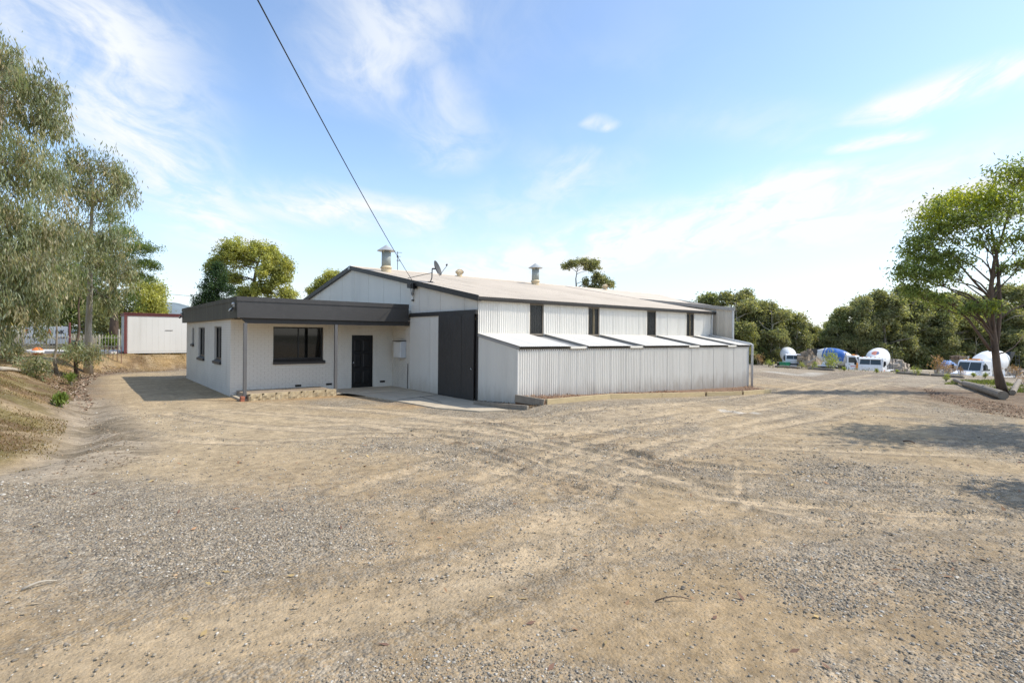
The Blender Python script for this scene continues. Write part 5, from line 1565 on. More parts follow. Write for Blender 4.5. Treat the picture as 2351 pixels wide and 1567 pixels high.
# near tree on the right
b = G(2306, 903); b.z -= 0.05
f, s = camspace(b)
def right_tree():
    kw = dict(seed=41, trad=0.165, thin=0.42,
        trunk=[(0, 0, -0.2), f(2290, 850), f(2282, 780), f(2276, 720), f(2275, 660), f(2283, 600), f(2300, 545), f(2315, 490)],
        blobs=[(f(2330, 405), (1.0, 1.1, 0.55), 36), (f(2375, 430), (1.1, 1.1, 0.7), 30), (f(2255, 462), (1.1, 1.1, 0.5), 40), (f(2190, 475, .4), (1.1, 1.1, 0.55), 40), (f(2145, 505), (0.8, 0.9, 0.6), 34), (f(2310, 480, -.4), (1.0, 1.0, 0.55), 34),
               (f(2240, 510, -.5), (1.0, 1.0, 0.5), 30), (f(2175, 540), (1.1, 1.1, 0.6), 40), (f(2110, 565), (0.7, 0.8, 0.55), 30), (f(2125, 600, .3), (0.7, 0.8, 0.4), 24), (f(2190, 595), (0.8, 0.8, 0.35), 22), (f(2085, 632), (0.65, 0.7, 0.5), 26),
               (f(2140, 640, -.3), (0.7, 0.7, 0.4), 24), (f(2180, 625), (0.5, 0.5, 0.3), 14), (f(2100, 672), (0.55, 0.6, 0.35), 18), (f(2150, 690), (0.5, 0.5, 0.3), 12), (f(2345, 560), (0.6, 0.7, 0.6), 18), (f(2350, 610), (0.4, 0.5, 0.3), 12),
               (f(2270, 560), (0.7, 0.7, 0.4), 16), (f(2300, 620), (0.35, 0.35, 0.2), 6), (f(2250, 705, -.3), (0.4, 0.4, 0.15), 8), (f(2280, 702, -.3), (0.25, 0.3, 0.12), 6), (f(2217, 712, -.2), (0.25, 0.25, 0.15), 6), (f(2420, 480), (1.2, 1.2, 0.9), 30), (f(2430, 560), (0.9, 0.9, 0.6), 20)],
        leafL=0.17, leafW=0.062, n_each=36, spread=0.19, droop=0.7, cols=GUM_GREEN, attach=(0.26, 0.97), twigs=6, limb_scale=0.3, fine=2.8)
    mb, (V, F, T) = tree_parts(**kw)
    # second stem that leaves the trunk low down, and bare dead limbs
    mb.tube([f(2284, 815), f(2291, 770), f(2296, 700), f(2293, 650), f(2290, 600), f(2278, 540), f(2270, 480)], [0.08, 0.085, 0.075, 0.065, 0.05, 0.04, 0.02], 8)
    mb.tube([f(2275, 805), f(2250, 770), f(2225, 735), f(2200, 712), f(2170, 690)], [0.07, 0.055, 0.045, 0.03, 0.012], 6)
    mb.tube([f(2275, 770), f(2245, 720), f(2205, 690), f(2180, 675)], [0.04, 0.03, 0.02, 0.01], 5)
    mb.tube([f(2290, 812), f(2310, 808), f(2330, 795), f(2350, 770)], [0.04, 0.03, 0.02, 0.012], 5)
    mb.tube([f(2290, 740), f(2320, 712), f(2365, 695), f(2400, 690)], [0.04, 0.03, 0.02, 0.012], 5)
    mb.tube([f(2280, 690), f(2240, 650), f(2205, 610), f(2180, 580)], [0.055, 0.045, 0.03, 0.015], 6)
    # fresh yellow-green growth on the topmost sunny leaves
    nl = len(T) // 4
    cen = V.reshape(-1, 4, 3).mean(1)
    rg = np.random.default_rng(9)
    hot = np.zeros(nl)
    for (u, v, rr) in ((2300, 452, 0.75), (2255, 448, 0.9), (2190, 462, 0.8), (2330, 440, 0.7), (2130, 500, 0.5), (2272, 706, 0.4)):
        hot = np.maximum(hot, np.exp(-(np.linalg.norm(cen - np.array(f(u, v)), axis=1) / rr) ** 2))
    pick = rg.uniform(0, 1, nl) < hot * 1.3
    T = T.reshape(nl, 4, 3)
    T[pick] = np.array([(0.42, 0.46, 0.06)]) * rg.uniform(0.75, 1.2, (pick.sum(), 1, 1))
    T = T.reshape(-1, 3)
    root = thing('shade_tree', b, 'dark-trunked broadleaf tree with bright green top by the fallen log', 'tree')
    me = bpy.data.meshes.new('trunk'); me.from_pydata([tuple(p) for p in mb.v], [], mb.f)
    me.polygons.foreach_set('use_smooth', [True] * len(me.polygons))
    link('trunk', me, M_BARKD, root)
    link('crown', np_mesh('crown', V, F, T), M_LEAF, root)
right_tree()

# two trees just off-frame to the right; their shade falls across the gravel
for (x, d, h, sd_, lab) in ((18.2, 12.4, 9.8, 45, 'broadleaf tree beyond the right edge shading the gravel'), (13.2, 7.3, 6.0, 46, 'smaller broadleaf tree beyond the right edge near the camera')):
    p = CAM + RT * x + FW * d; p.z = ground_z(p.x, p.y)
    tree('shade_tree', p, lab, bark=M_BARKD, seed=sd_, trad=0.2, trunk=[(0, 0, -0.2), (0.1, 0, h * 0.35), (0, 0.1, h * 0.7), (0.1, 0, h * 0.95)],
         blobs=[((RT * a + FW * b)[0] , (RT * a + FW * b)[1], c) and (tuple(RT * a * h / 8 + FW * b * h / 8 + Vector((0, 0, c * h / 8))), (1.3 * h / 8, 1.0 * h / 8, 0.7 * h / 8), 26) for (a, b, c) in ((0, 0, 7.6), (-1.6, 0.2, 7.0), (1.5, -0.3, 6.8), (-2.6, -0.2, 6.2), (0.2, 0.8, 6.3), (-1.0, -0.8, 5.8), (2.4, 0.3, 5.8), (-0.3, 0.2, 6.9))],
         leafL=0.2, leafW=0.08, n_each=50, spread=0.28, droop=0.5, cols=GUM_GREEN, attach=(0.5, 0.98), twigs=2)

# ------------------------------------------------------------------ the wood behind the truck yard
def forest():
    protos = []
    for k in range(6):
        rg = np.random.default_rng(100 + k)
        Ht = 10.0
        bl = []
        n = 15
        for i in range(n):
            t = i / (n - 1)
            z = 1.6 + (Ht - 2.4) * t
            w = (1.9 if k % 2 else 2.4) * (0.55 + 0.6 * math.sin(math.pi * (0.18 + 0.72 * t)))
            a = rg.uniform(0, 6.28)
            off = w * rg.uniform(0.25, 1.05)
            bl.append(((off * math.cos(a), off * math.sin(a), z + rg.uniform(-0.5, 0.5)), (w * rg.uniform(0.36, 0.6), w * rg.uniform(0.36, 0.6), rg.uniform(0.45, 0.8)), 20))
        mb, (V, F, T) = tree_parts(trunk=[(0, 0, -0.5), (0.1, 0, 2.5), (-0.1, 0.1, 5.5), (0.1, 0, 8.5)], trad=0.22, blobs=bl, seed=100 + k, leafL=0.36, leafW=0.15, n_each=50, spread=0.34, droop=0.6, cols=[FOREST, FOREST, OLIVE[:2] + FOREST, FOREST, GUM_GREEN[:2] + FOREST, FOREST][k], attach=(0.2, 0.98), twigs=2, twr=0.02)
        for q in range(6):
            a = rg.uniform(0, 6.28); z = rg.uniform(2.0, 6.5); ln = rg.uniform(1.6, 2.9)
            mb.tube([(0, 0, z), (ln * 0.5 * math.cos(a), ln * 0.5 * math.sin(a), z + 0.6), (ln * math.cos(a + 0.2), ln * math.sin(a + 0.2), z + rg.uniform(0.6, 1.8))], [0.09, 0.06, 0.02], 5, caps=False)
        tm = bpy.data.meshes.new('trunk'); tm.from_pydata([tuple(p) for p in mb.v], [], mb.f)
        tm.materials.append((M_BARKP, M_BARKP, M_BARKG)[k % 3])
        cm = np_mesh('crown', V, F, T); cm.materials.append(M_LEAF)
        protos.append((tm, cm))
    # top profile of the wood as seen over the yard: (u, v top, depth)
    spec = [(1610, 700, 105), (1650, 672, 100), (1690, 668, 96), (1735, 672, 99), (1772, 690, 95), (1805, 712, 100), (1830, 738, 96), (1858, 742, 104), (1885, 746, 110), (1912, 732, 103), (1938, 705, 98),
            (1968, 682, 96), (2000, 676, 100), (2032, 668, 95), (2065, 660, 102), (2100, 664, 97), (2140, 668, 100), (2180, 672, 96), (2220, 668, 104), (2262, 664, 98), (2305, 660, 95), (2345, 650, 100), (2390, 650, 97), (2440, 655, 100), (2500, 660, 98),
            (1632, 735, 86), (1668, 745, 88), (1712, 735, 84), (1750, 748, 87), (1790, 752, 85), (1700, 700, 112), (1760, 712, 115), (1840, 765, 88), (1880, 768, 92), (1925, 752, 87), (1955, 742, 90), (1990, 738, 86), (2030, 732, 89), (2070, 735, 85),
            (2110, 730, 88), (2150, 735, 86), (2195, 728, 89), (2240, 735, 86), (2290, 730, 88), (2335, 722, 85), (2385, 720, 88), (2020, 700, 112), (2090, 700, 115), (2170, 700, 112), (2240, 700, 114), (2320, 695, 112), (1580, 720, 108), (1540, 735, 110)]
    seen = {}
    ords = ['first', 'second', 'third', 'fourth', 'fifth', 'sixth', 'seventh', 'eighth', 'ninth', 'tenth', 'eleventh', 'twelfth']
    spec.sort()
    for i, (u, v, dep) in enumerate(spec):
        if dep < 93: dep += 9
        p = at(u, v, dep)
        gz = ground_z(p.x, p.y)
        hgt = p.z - gz
        k = i % 6
        root = thing('forest_tree', (p.x, p.y, gz), '', 'tree', 'gum trees of the wood behind the truck yard')
        where = 'left of the low gap' if u < 1860 else ('behind the white mixer trucks' if u < 2080 else ('behind the dark-trunked tree' if u < 2330 else 'at the right edge'))
        row = 'front row' if hgt < 7.2 else ('skyline' if dep < 108 else 'back row')
        n = seen.get((row, where), 0); seen[(row, where)] = n + 1
        root['label'] = f"{ords[n]} gum from the left, {row} of the wood, {where}"
        t = link('trunk', protos[k][0], None, root); c = link('crown', protos[k][1], None, root)
        sc = hgt / 10.0
        w = sc * random.uniform(0.9, 1.25)
        root.scale = (w, w, sc)
        root.rotation_euler = (0, 0, random.uniform(0, 6.28))
forest()

def clump(name, label, cat, base, blobs, n_each, L, W, spread, cols, seed, droop=-0.8, group=None, m=None):
    rg = np.random.default_rng(seed)
    cs, par = crown_points(blobs, rg)
    V, F, T = make_leaves(cs, spread, n_each, L, W, droop, cols, rg)
    V[:, 2] = np.maximum(V[:, 2], 0.0)
    root = thing(name, base, label, cat, group)
    mb = MB()
    for i in range(0, len(cs), max(1, len(cs) // 7)):
        mb.tube([(0.04 * (i % 3), 0.03 * (i % 2), -0.05), Vector(cs[i]) * 0.55 + Vector((0, 0, 0.05)), cs[i]], [0.012, 0.009, 0.004], 4, caps=False)
    mb.build('stem', M_BARKG, root, world=False)
    link('foliage', np_mesh('foliage', V, F, T), M_LEAF, root)
    return root
WEED = [(0.15, 0.18, 0.045), (0.12, 0.15, 0.04), (0.20, 0.21, 0.07)]
DRY = [(0.15, 0.088, 0.055), (0.12, 0.072, 0.045), (0.18, 0.12, 0.072)]
weeds = [(1741, 838, 0.9, DRY, 'russet dry shrub beyond the lean-to downpipe'), (1765, 842, 0.6, WEED, 'small green weed beside the russet shrub'), (1840, 846, 0.5, WEED, 'green weed clump before the earth mound'), (1870, 848, 0.6, WEED, 'low weed right of the earth mound'),
         (1908, 850, 1.5, WEED, 'tall pale green weed in front of the blue drum'), (1938, 851, 0.3, WEED, 'tiny weed under the blue drum'), (2012, 856, 0.3, WEED, 'low weed before the front-facing mixer truck'), (2060, 858, 0.3, WEED, 'flat weed right of the front-facing truck'), (2103, 862, 0.75, WEED, 'upright single weed on the yard edge'),
         (2150, 861, 1.5, DRY, 'tall reddish dry bush on the yard edge'), (2175, 862, 1.0, DRY, 'shorter reddish dry bush next to the tall one'), (2205, 864, 0.8, DRY, 'dry brown stalks before the bonneted truck'), (2172, 876, 0.6, WEED, 'bright grass tuft at the end of the fallen log'),
         (2235, 866, 0.35, WEED, 'green weeds under the bonneted truck'), (2262, 868, 0.4, WEED, 'leafy weed at the bonneted truck wheel'), (2330, 868, 1.2, DRY, 'brown thicket right of the dark trunk'), (2348, 885, 0.9, DRY, 'brown shrub at the right edge'), (2285, 882, 0.4, WEED, 'green tuft left of the dark trunk'),
         (2318, 850, 1.1, DRY, 'russet thicket behind the dark trunk')]
for i, (u, v, hh, cols, lab) in enumerate(weeds):
    g = G(u, v)
    hh *= (g - CAM).dot(FW) / 42.0 * 1.05 if (g - CAM).dot(FW) > 20 else 0.6
    clump('weed' if cols is WEED else 'dry_shrub', lab, 'weed' if cols is WEED else 'shrub', g, [((0, 0, hh * 0.5), (hh * 0.32, hh * 0.32, hh * 0.45), 14), ((hh * 0.25, 0, hh * 0.3), (hh * 0.3, hh * 0.3, hh * 0.28), 9)], 22 if cols is WEED else 12, 0.14 * max(hh, 0.6), 0.03 * max(hh, 0.6), 0.10 * hh, cols, 200 + i, group='weeds along the yard edge' if cols is WEED else 'dry shrubs along the yard edge')
for i, (u, v, hh, lab) in enumerate(((162, 886, 0.5, 'bright green grassy weed on the bank foot'), (138, 935, 0.3, 'small leafy green weed in the drain'), (352, 812, 0.5, 'thin weed before the white hut'))):
    clump('weed', lab, 'weed', G(u, v), [((0, 0, hh * 0.45), (hh * 0.22, hh * 0.22, hh * 0.42), 16)], 26, 0.16, 0.02 if i != 1 else 0.05, 0.06, BRIGHT if i != 2 else WEED, 230 + i, droop=-1.4, group='weeds on the bank')

def grass(name, label, poly, n, L, cols, seed):
    rg = np.random.default_rng(seed)
    p = np.array(poly); lo, hi = p.min(0), p.max(0)
    x = rg.uniform(lo[0], hi[0], n * 5); y = rg.uniform(lo[1], hi[1], n * 5)
    k = np.nonzero(inside(x, y, poly) & (fbm(x, y, 0.9, 3, seed) > rg.uniform(0.30, 0.62, n * 5)))[0][:n]
    x, y = x[k], y[k]; k = len(x)
    b = np.stack([x, y, terrain(x, y) - 0.01], 1)
    th = rg.uniform(0, 6.28, k)
    l = L * rg.uniform(0.4, 1.3, k)
    d = np.stack([np.cos(th) * 0.5, np.sin(th) * 0.5, np.ones(k)], 1) * l[:, None]
    s = np.stack([-np.sin(th), np.cos(th), np.zeros(k)], 1) * 0.010 * (1 + L)
    V = np.stack([b - s, b + s, b + d * 0.6 + s * 0.6, b + d + [0, 0, -0.15 * L]], 1).reshape(-1, 3)
    cols = np.array(cols)
    T = np.repeat(cols[rg.integers(0, len(cols), k)] * rg.uniform(0.7, 1.3, (k, 1)), 4, 0)
    o = link(name, np_mesh(name, V, np.arange(4 * k).reshape(-1, 4), T), M_LEAF)
    tag(o, label, 'grass', kind='stuff')
grass('grass', 'bright green grass growing behind the fallen log', Gxy([(2165, 882), (2190, 874), (2280, 874), (2351, 887), (2351, 905), (2290, 897), (2230, 885)]), 3600, 0.15, WEED + BRIGHT, 71)
grass('grass', 'sparse green growth along the yard edge', Gxy([(1765, 846), (1900, 850), (2010, 856), (2130, 862), (2210, 866), (2210, 860), (2130, 857), (2010, 851), (1900, 845), (1765, 841)]), 2600, 0.30, WEED + DRY[:1], 72)
bank_cols = [(0.30, 0.22, 0.10), (0.24, 0.165, 0.07), (0.17, 0.155, 0.055), (0.36, 0.27, 0.14), (0.19, 0.115, 0.055)]
grass('dry_grass', 'short dry grass covering the left bank', [(-10.3, -2.6), (-10.2, 1), (-10.1, 6), (-10.0, 12), (-9.9, 18), (-8.6, 20.6), (-5, 22), (0, 22.6), (0, 25), (-5, 24.6), (-10, 25), (-14, 20), (-17, 12), (-17, 4), (-17, -1), (-13, -2.5)], 60000, 0.055, bank_cols, 73)
chips('leaf_litter', 'brown fallen leaves under the right-hand tree', 'litter', Gxy([(2120, 893), (2215, 912), (2351, 935), (2351, 965), (2260, 950), (2140, 915)]), 2600, 0.075, [(0.27, 0.16, 0.09), (0.19, 0.11, 0.07), (0.35, 0.24, 0.15), (0.13, 0.08, 0.05)], 81, lift=0.03)
chips('leaf_litter', 'fallen bark and leaves along the foot of the bank', 'litter', Gxy([(85, 868), (150, 905), (190, 950), (215, 930), (195, 890), (230, 862), (300, 852), (250, 838), (170, 850), (120, 858)]), 2600, 0.11, [(0.34, 0.23, 0.15), (0.22, 0.13, 0.08), (0.42, 0.34, 0.25), (0.15, 0.09, 0.055)], 82, lift=0.03)
chips('leaf_litter', 'dark bark and leaf debris washed along the drain', 'litter', Gxy([(175, 935), (240, 975), (300, 1010), (330, 1060), (270, 1075), (180, 1085), (110, 1092), (190, 1040), (225, 1000)]), 600, 0.055, [(0.20, 0.14, 0.08), (0.25, 0.18, 0.11), (0.15, 0.10, 0.055), (0.34, 0.27, 0.18)], 84, lift=0.015)
chips('leaf_litter', 'scattered dry gum leaves and twigs on the gravel', 'litter', Gxy([(0, 1560), (2350, 1560), (2350, 1050), (1200, 960), (300, 1080), (0, 1150)]), 420, 0.075, [(0.42, 0.30, 0.13), (0.30, 0.17, 0.09), (0.36, 0.28, 0.18), (0.16, 0.09, 0.06)], 83, lift=0.018)

# ------------------------------------------------------------------ logs and sticks
def log(name, a, b, r0, r1, label, hollow=False, m=None):
    a, b = Vector(a), Vector(b)
    mb = MB()
    pts = [a.lerp(b, t) + Vector((0, 0, 0.03 * math.sin(3 * t))) for t in (0, 0.25, 0.5, 0.75, 1)]
    rs = [r0 + (r1 - r0) * t for t in (0, 0.25, 0.5, 0.75, 1)]
    if hollow:
        d = (b - a).normalized()
        pts += [b + d * 0.001, b - d * 0.9]; rs += [r1 * 0.76, r1 * 0.5]
        mb.tube(pts, rs, 14, caps=True)
    else:
        mb.tube(pts, rs, 12)
    return solo(mb, name, m or M_OLDWOOD, label, 'log', smooth=not hollow)
g1, g2 = G(2214, 886), G(2303, 917)
log('fallen_log', g1 + Vector((0, 0, 0.13)), g2 + Vector((0, 0, 0.17)), 0.14, 0.17, 'weathered fallen log with hollow dark end at the tree foot', True)
g1, g2 = G(2192, 878), G(2212, 887)
log('fallen_log', g1 + Vector((0, 0, 0.14)), g2 + Vector((0, 0, 0.10)), 0.10, 0.08, 'short pale log tilted beyond the end of the fallen log')
g1, g2 = G(2325, 908), G(2340, 896)
log('fallen_log', g1 + Vector((0, 0, 0.12)), g2 + Vector((0, 0, 0.45)), 0.11, 0.10, 'burnt stump piece right of the dark trunk', True)
g1, g2 = G(0, 851), G(48, 857)
log('fallen_log', g1 + Vector((0, 0, 0.08)), g2 + Vector((0, 0, 0.06)), 0.08, 0.05, 'pale bare log lying on the left bank', m=M_BARKP)
g1, g2 = G(1505, 1383), G(1582, 1378)
log('stick', g1 + Vector((0, 0, 0.01)), g2 + Vector((0, 0, 0.012)), 0.006, 0.004, 'dark stick lying on the gravel at the front', m=M_BARKD)['category'] = 'stick'
g1, g2 = G(2074, 1015), G(2100, 1019)
log('stick', g1 + Vector((0, 0, 0.02)), g2 + Vector((0, 0, 0.02)), 0.016, 0.012, 'brown stick on the far gravel to the right', m=M_BARKD)['category'] = 'stick'
g1, g2 = G(50, 1360), G(130, 1340)
log('bark_strip', g1 + Vector((0, 0, 0.008)), g2 + Vector((0, 0, 0.01)), 0.012, 0.005, 'white strip of bark on the gravel at left', m=M_BARKP)['category'] = 'bark'
# edge logs along the far yard
for i, (u0, v0, u1, v1, lab) in enumerate(((1780, 843, 1838, 846, 'low timber along the yard edge by the earth mound'), (1858, 847, 1915, 851, 'low timber under the blue drum'), (2060, 858, 2135, 863, 'long low timber right of the front-facing truck'), (2140, 863, 2212, 868, 'low timber before the dry bushes'))):
    a, c = G(u0, v0), G(u1, v1)
    log('edge_log', a + Vector((0, 0, 0.05)), c + Vector((0, 0, 0.05)), 0.12, 0.11, lab)

# ------------------------------------------------------------------ concrete mixer trucks
def wheel(parent, x, y, r=0.5, w=0.3):
    s = 1 if y > 0 else -1
    M = Matrix.Translation((x, y, r)) @ Matrix.Rotation(-s * math.pi / 2, 4, 'X')
    t = MB().lathe([(r * 0.55, -w / 2), (r * 0.93, -w / 2), (r, -w / 2 + 0.05), (r, w / 2 - 0.05), (r * 0.93, w / 2), (r * 0.55, w / 2)], 24, M).build('wheel', M_TYRE, parent, world=False)
    MB().lathe([(r * 0.54, w / 2 - 0.02), (r * 0.5, w / 2 - 0.08), (r * 0.3, w / 2 - 0.09), (r * 0.22, w / 2 + 0.02), (0.0, w / 2 + 0.03)], 18, M).build('rim', M_CHROME, t, world=False)
def drum_mesh(kind):
    prof_s = np.array([0.0, 0.05, 0.5, 1.3, 2.2, 3.1, 3.9, 4.5, 4.6])
    prof_r = np.array([0.0, 0.50, 0.78, 1.08, 1.2, 1.12, 0.85, 0.55, 0.45])
    ss = np.linspace(0, 4.6, 70)
    n = 72
    rr = np.interp(ss, prof_s, prof_r)
    rr = np.convolve(np.pad(rr, 2, mode='edge'), np.ones(5) / 5, 'valid')
    rr[0] = 0.0
    th = np.linspace(0, 2 * np.pi, n, endpoint=False)
    S, T = np.meshgrid(ss, th, indexing='ij')
    R = rr[:, None] + 0 * T
    V = np.stack([R * np.cos(T), R * np.sin(T), S], -1).reshape(-1, 3)   # local: z along drum axis (front to rear), x up, y side
    i, j = np.meshgrid(np.arange(len(ss) - 1), np.arange(n), indexing='ij')
    F = np.stack([i * n + j, i * n + (j + 1) % n, (i + 1) * n + (j + 1) % n, (i + 1) * n + j], -1).reshape(-1, 4)
    col = np.tile(np.array([0.78, 0.78, 0.76]), (len(V), 1))
    up = np.cos(T).ravel(); s = S.ravel(); side = np.sin(T).ravel()
    if kind == 'blue':
        col[:] = (0.70, 0.68, 0.62)
        col[(s > 0.95) & (s < 3.75) & (up > -0.35)] = (0.045, 0.14, 0.42)
    elif kind == 'emblem':
        e = ((s - 1.0) / 0.42) ** 2 + ((T.ravel() - np.where(T.ravel() > np.pi, 2 * np.pi, 0)) / 0.42) ** 2
        col[e < 1] = (0.55, 0.20, 0.13)
        col[(e < 1) & (side > 0.12)] = (0.10, 0.13, 0.24)
        col[(np.abs(s - 1.55) < 0.03) & (up > 0.3) & (up < 0.8) & (side < 0)] = (0.05, 0.05, 0.06)
    return np_mesh('drum', V, F, col, smooth=True)

def mixer(label, bonnet, drum_kind):
    root = thing('mixer_truck', (0, 0, 0), label, 'truck', 'parked concrete mixer trucks')
    P = dict(parent=root, world=False)
    MB().box(-3.9, -0.42, 0.82, 3.3, -0.30, 1.06).box(-3.9, 0.30, 0.82, 3.3, 0.42, 1.06).box(-3.6, -0.3, 0.85, -3.45, 0.3, 1.0).box(0.6, -0.3, 0.85, 0.75, 0.3, 1.0).build('chassis', M_DARKMET, **P)
    fx = 2.75 if bonnet else 2.5
    for y in (-1.02, 1.02): wheel(root, fx, y)
    for x in (-1.55, -2.9):
        for y in (-0.98, 0.98): wheel(root, x, y, 0.5, 0.55)
    for y0, y1 in ((-1.25, -0.68), (0.68, 1.25)):
        MB().prism([(-3.6, y0, 1.0), (-3.4, y0, 1.12), (-0.95, y0, 1.12), (-0.75, y0, 0.95), (-0.72, y0, 0.98), (-0.94, y0, 1.16), (-3.42, y0, 1.16), (-3.64, y0, 1.03)], (0, y1 - y0, 0)).build('mudguard', M_TWHITE, **P)
    # drum, its pedestal and hopper
    ax = Vector((-1, 0, 0.20)).normalized()
    c0 = Vector((1.35, 0, 2.02))
    up = (Vector((0, 0, 1)) - ax * ax.z).normalized()
    sd = ax.cross(up)
    M = Matrix(((up.x, sd.x, ax.x, c0.x), (up.y, sd.y, ax.y, c0.y), (up.z, sd.z, ax.z, c0.z), (0, 0, 0, 1)))
    me = drum_mesh(drum_kind)
    me.transform(M)
    dr = link('drum', me, M_DRUM, root)
    MB().lathe([(1.0, 3.42), (1.02, 3.42), (1.03, 3.55), (0.98, 3.55)], 40, M).build('track_ring', M_GALV, dr, world=False)
    MB().prism([(1.5, -0.35, 1.06), (1.2, -0.35, 2.2), (1.45, -0.35, 2.2), (1.8, -0.35, 1.06)], (0, 0.7, 0)).build('drum_pedestal', M_TWHITE, **P)
    MB().prism([(-2.6, -0.55, 1.06), (-2.3, -0.4, 1.75), (-2.0, -0.4, 1.75), (-1.9, -0.55, 1.06)], (0, 0.95, 0)).build('rear_pedestal', M_TWHITE, **P)
    h = MB()
    for sgn in (-1, 1):
        h.prism([(-3.15, sgn * 0.5, 2.5), (-3.75, sgn * 0.6, 3.55), (-3.05, sgn * 0.6, 3.6), (-2.95, sgn * 0.45, 2.7)], (0, sgn * 0.03, 0))
    h.prism([(-3.15, -0.5, 2.5), (-3.75, -0.6, 3.55), (-3.75, 0.6, 3.55), (-3.15, 0.5, 2.5)], (-0.03, 0, 0))
    h.build('hopper', M_DARKMET, **P)
    MB().prism([(-3.3, -0.22, 2.3), (-4.3, -0.26, 1.6), (-4.3, 0.26, 1.6), (-3.3, 0.22, 2.3)], (0.03, 0, -0.05)).build('chute', M_GALV, **P)
    lad = MB()
    for y in (0.75, 1.05): lad.tube([(-3.7, y, 1.1), (-3.5, y, 3.3)], 0.025, 6)
    for k in range(6): lad.tube([(-3.68 + 0.034 * k, 0.75, 1.3 + 0.36 * k), (-3.68 + 0.034 * k, 1.05, 1.3 + 0.36 * k)], 0.02, 6)
    lad.build('ladder', M_DARKMET, **P)
    MB().tube([(0.9, -1.1, 1.45), (0.9, 1.1, 1.45)], 0.3, 16).build('water_tank', M_TWHITE, **P)
    if bonnet:
        cab = MB().prism([(0.75, -1.12, 0.75), (2.15, -1.12, 0.75), (2.2, -1.12, 1.72), (1.85, -1.10, 2.62), (1.7, -1.08, 2.74), (0.8, -1.08, 2.74), (0.75, -1.1, 2.6)], (0, 2.24, 0)).build('cab', M_TWHITE, bevel=0.06, **P)
        hood = MB()
        hood.hexa([(2.15, -0.85, 0.95), (3.85, -0.72, 0.85), (3.85, 0.72, 0.85), (2.15, 0.85, 0.95), (2.15, -0.98, 1.78), (3.72, -0.66, 1.48), (3.72, 0.66, 1.48), (2.15, 0.98, 1.78)])
        hd = hood.build('bonnet', M_TWHITE, bevel=0.10, **P)
        for sgn in (-1, 1):
            arc = [(fx + 0.68 * math.cos(a), sgn * 0.72, 0.52 + 0.70 * math.sin(a)) for a in np.linspace(-0.1, math.pi + 0.1, 12)]
            arc2 = [(fx + 0.60 * math.cos(a), sgn * 0.72, 0.52 + 0.60 * math.sin(a)) for a in np.linspace(math.pi + 0.1, -0.1, 12)]
            MB().prism(arc + arc2, (0, sgn * 0.50, 0)).build('fender', M_TWHITE, bevel=0.03, **P)
            MB().hexa([(3.35, sgn * 0.72, 0.75), (3.9, sgn * 0.70, 0.72), (3.72, sgn * 1.15, 0.72), (3.35, sgn * 1.18, 0.75), (3.35, sgn * 0.72, 1.28), (3.78, sgn * 0.70, 1.12), (3.62, sgn * 1.12, 1.10), (3.35, sgn * 1.16, 1.25)]).build('headlight_pod', M_TWHITE, bevel=0.04, **P)
            MB().hexa([(3.80, sgn * 0.76, 0.86), (3.86, sgn * 0.76, 0.86), (3.74, sgn * 1.06, 0.86), (3.68, sgn * 1.06, 0.86), (3.77, sgn * 0.76, 1.04), (3.83, sgn * 0.76, 1.04), (3.72, sgn * 1.06, 1.04), (3.66, sgn * 1.06, 1.04)]).build('headlight', M_LAMP, **P)
        gr = MB().hexa([(3.852, -0.55, 0.92), (3.862, -0.55, 0.92), (3.862, 0.55, 0.92), (3.852, 0.55, 0.92), (3.742, -0.52, 1.42), (3.752, -0.52, 1.42), (3.752, 0.52, 1.42), (3.742, 0.52, 1.42)]).build('grille', M_BLACK, **P)
        for k in range(5):
            z = 0.97 + 0.095 * k; x = 3.862 - 0.22 * (z - 0.92)
            MB().box(x - 0.01, -0.56, z, x + 0.03, 0.56, z + 0.045).build('grille_bar', M_CHROME, gr, world=False)
        MB().box(3.7, -1.2, 0.45, 3.95, 1.2, 0.72).build('bumper', M_TWHITE, bevel=0.04, **P)
        ws = ((2.2, 1.78), (1.88, 2.54))
        side = [(1.0, 1.75), (2.05, 1.75), (1.78, 2.5), (1.0, 2.5)]
    else:
        cab = MB().prism([(1.75, -1.16, 0.72), (3.5, -1.16, 0.72), (3.6, -1.16, 1.62), (3.42, -1.13, 2.55), (3.25, -1.12, 2.72), (1.8, -1.12, 2.72), (1.75, -1.14, 2.6)], (0, 2.32, 0)).build('cab', M_TWHITE, bevel=0.07, **P)
        MB().hexa([(3.545, -0.75, 1.0), (3.565, -0.75, 1.0), (3.565, 0.75, 1.0), (3.545, 0.75, 1.0), (3.585, -0.75, 1.22), (3.605, -0.75, 1.22), (3.605, 0.75, 1.22), (3.585, 0.75, 1.22)]).build('grille', M_DARKMET, **P)
        MB().lathe([(0.07, 0), (0.07, 0.02), (0.0, 0.02)], 12, Matrix.Translation((3.59, 0.55, 1.45)) @ Matrix.Rotation(math.pi / 2, 4, 'Y')).build('emblem', M_DARKMET, **P)
        MB().box(3.35, -1.2, 0.42, 3.68, 1.2, 0.80).build('bumper', M_TWHITE, bevel=0.04, **P)
        for sgn in (-1, 1):
            MB().box(3.685, sgn * 0.72, 0.52, 3.70, sgn * 1.08, 0.70).build('headlight', M_LAMP, **P)
        for sgn in (-1, 1):
            arc = [(2.5 + 0.66 * math.cos(a), sgn * 1.17, 0.5 + 0.62 * math.sin(a)) for a in np.linspace(0, math.pi, 10)]
            MB().prism(arc + [(2.5 - 0.58, sgn * 1.17, 0.5)] + [(2.5 + 0.56 * math.cos(a), sgn * 1.17, 0.5 + 0.54 * math.sin(a)) for a in np.linspace(math.pi, 0, 10)], (0, sgn * 0.06, 0)).build('wheel_arch', M_TWHITE, **P)
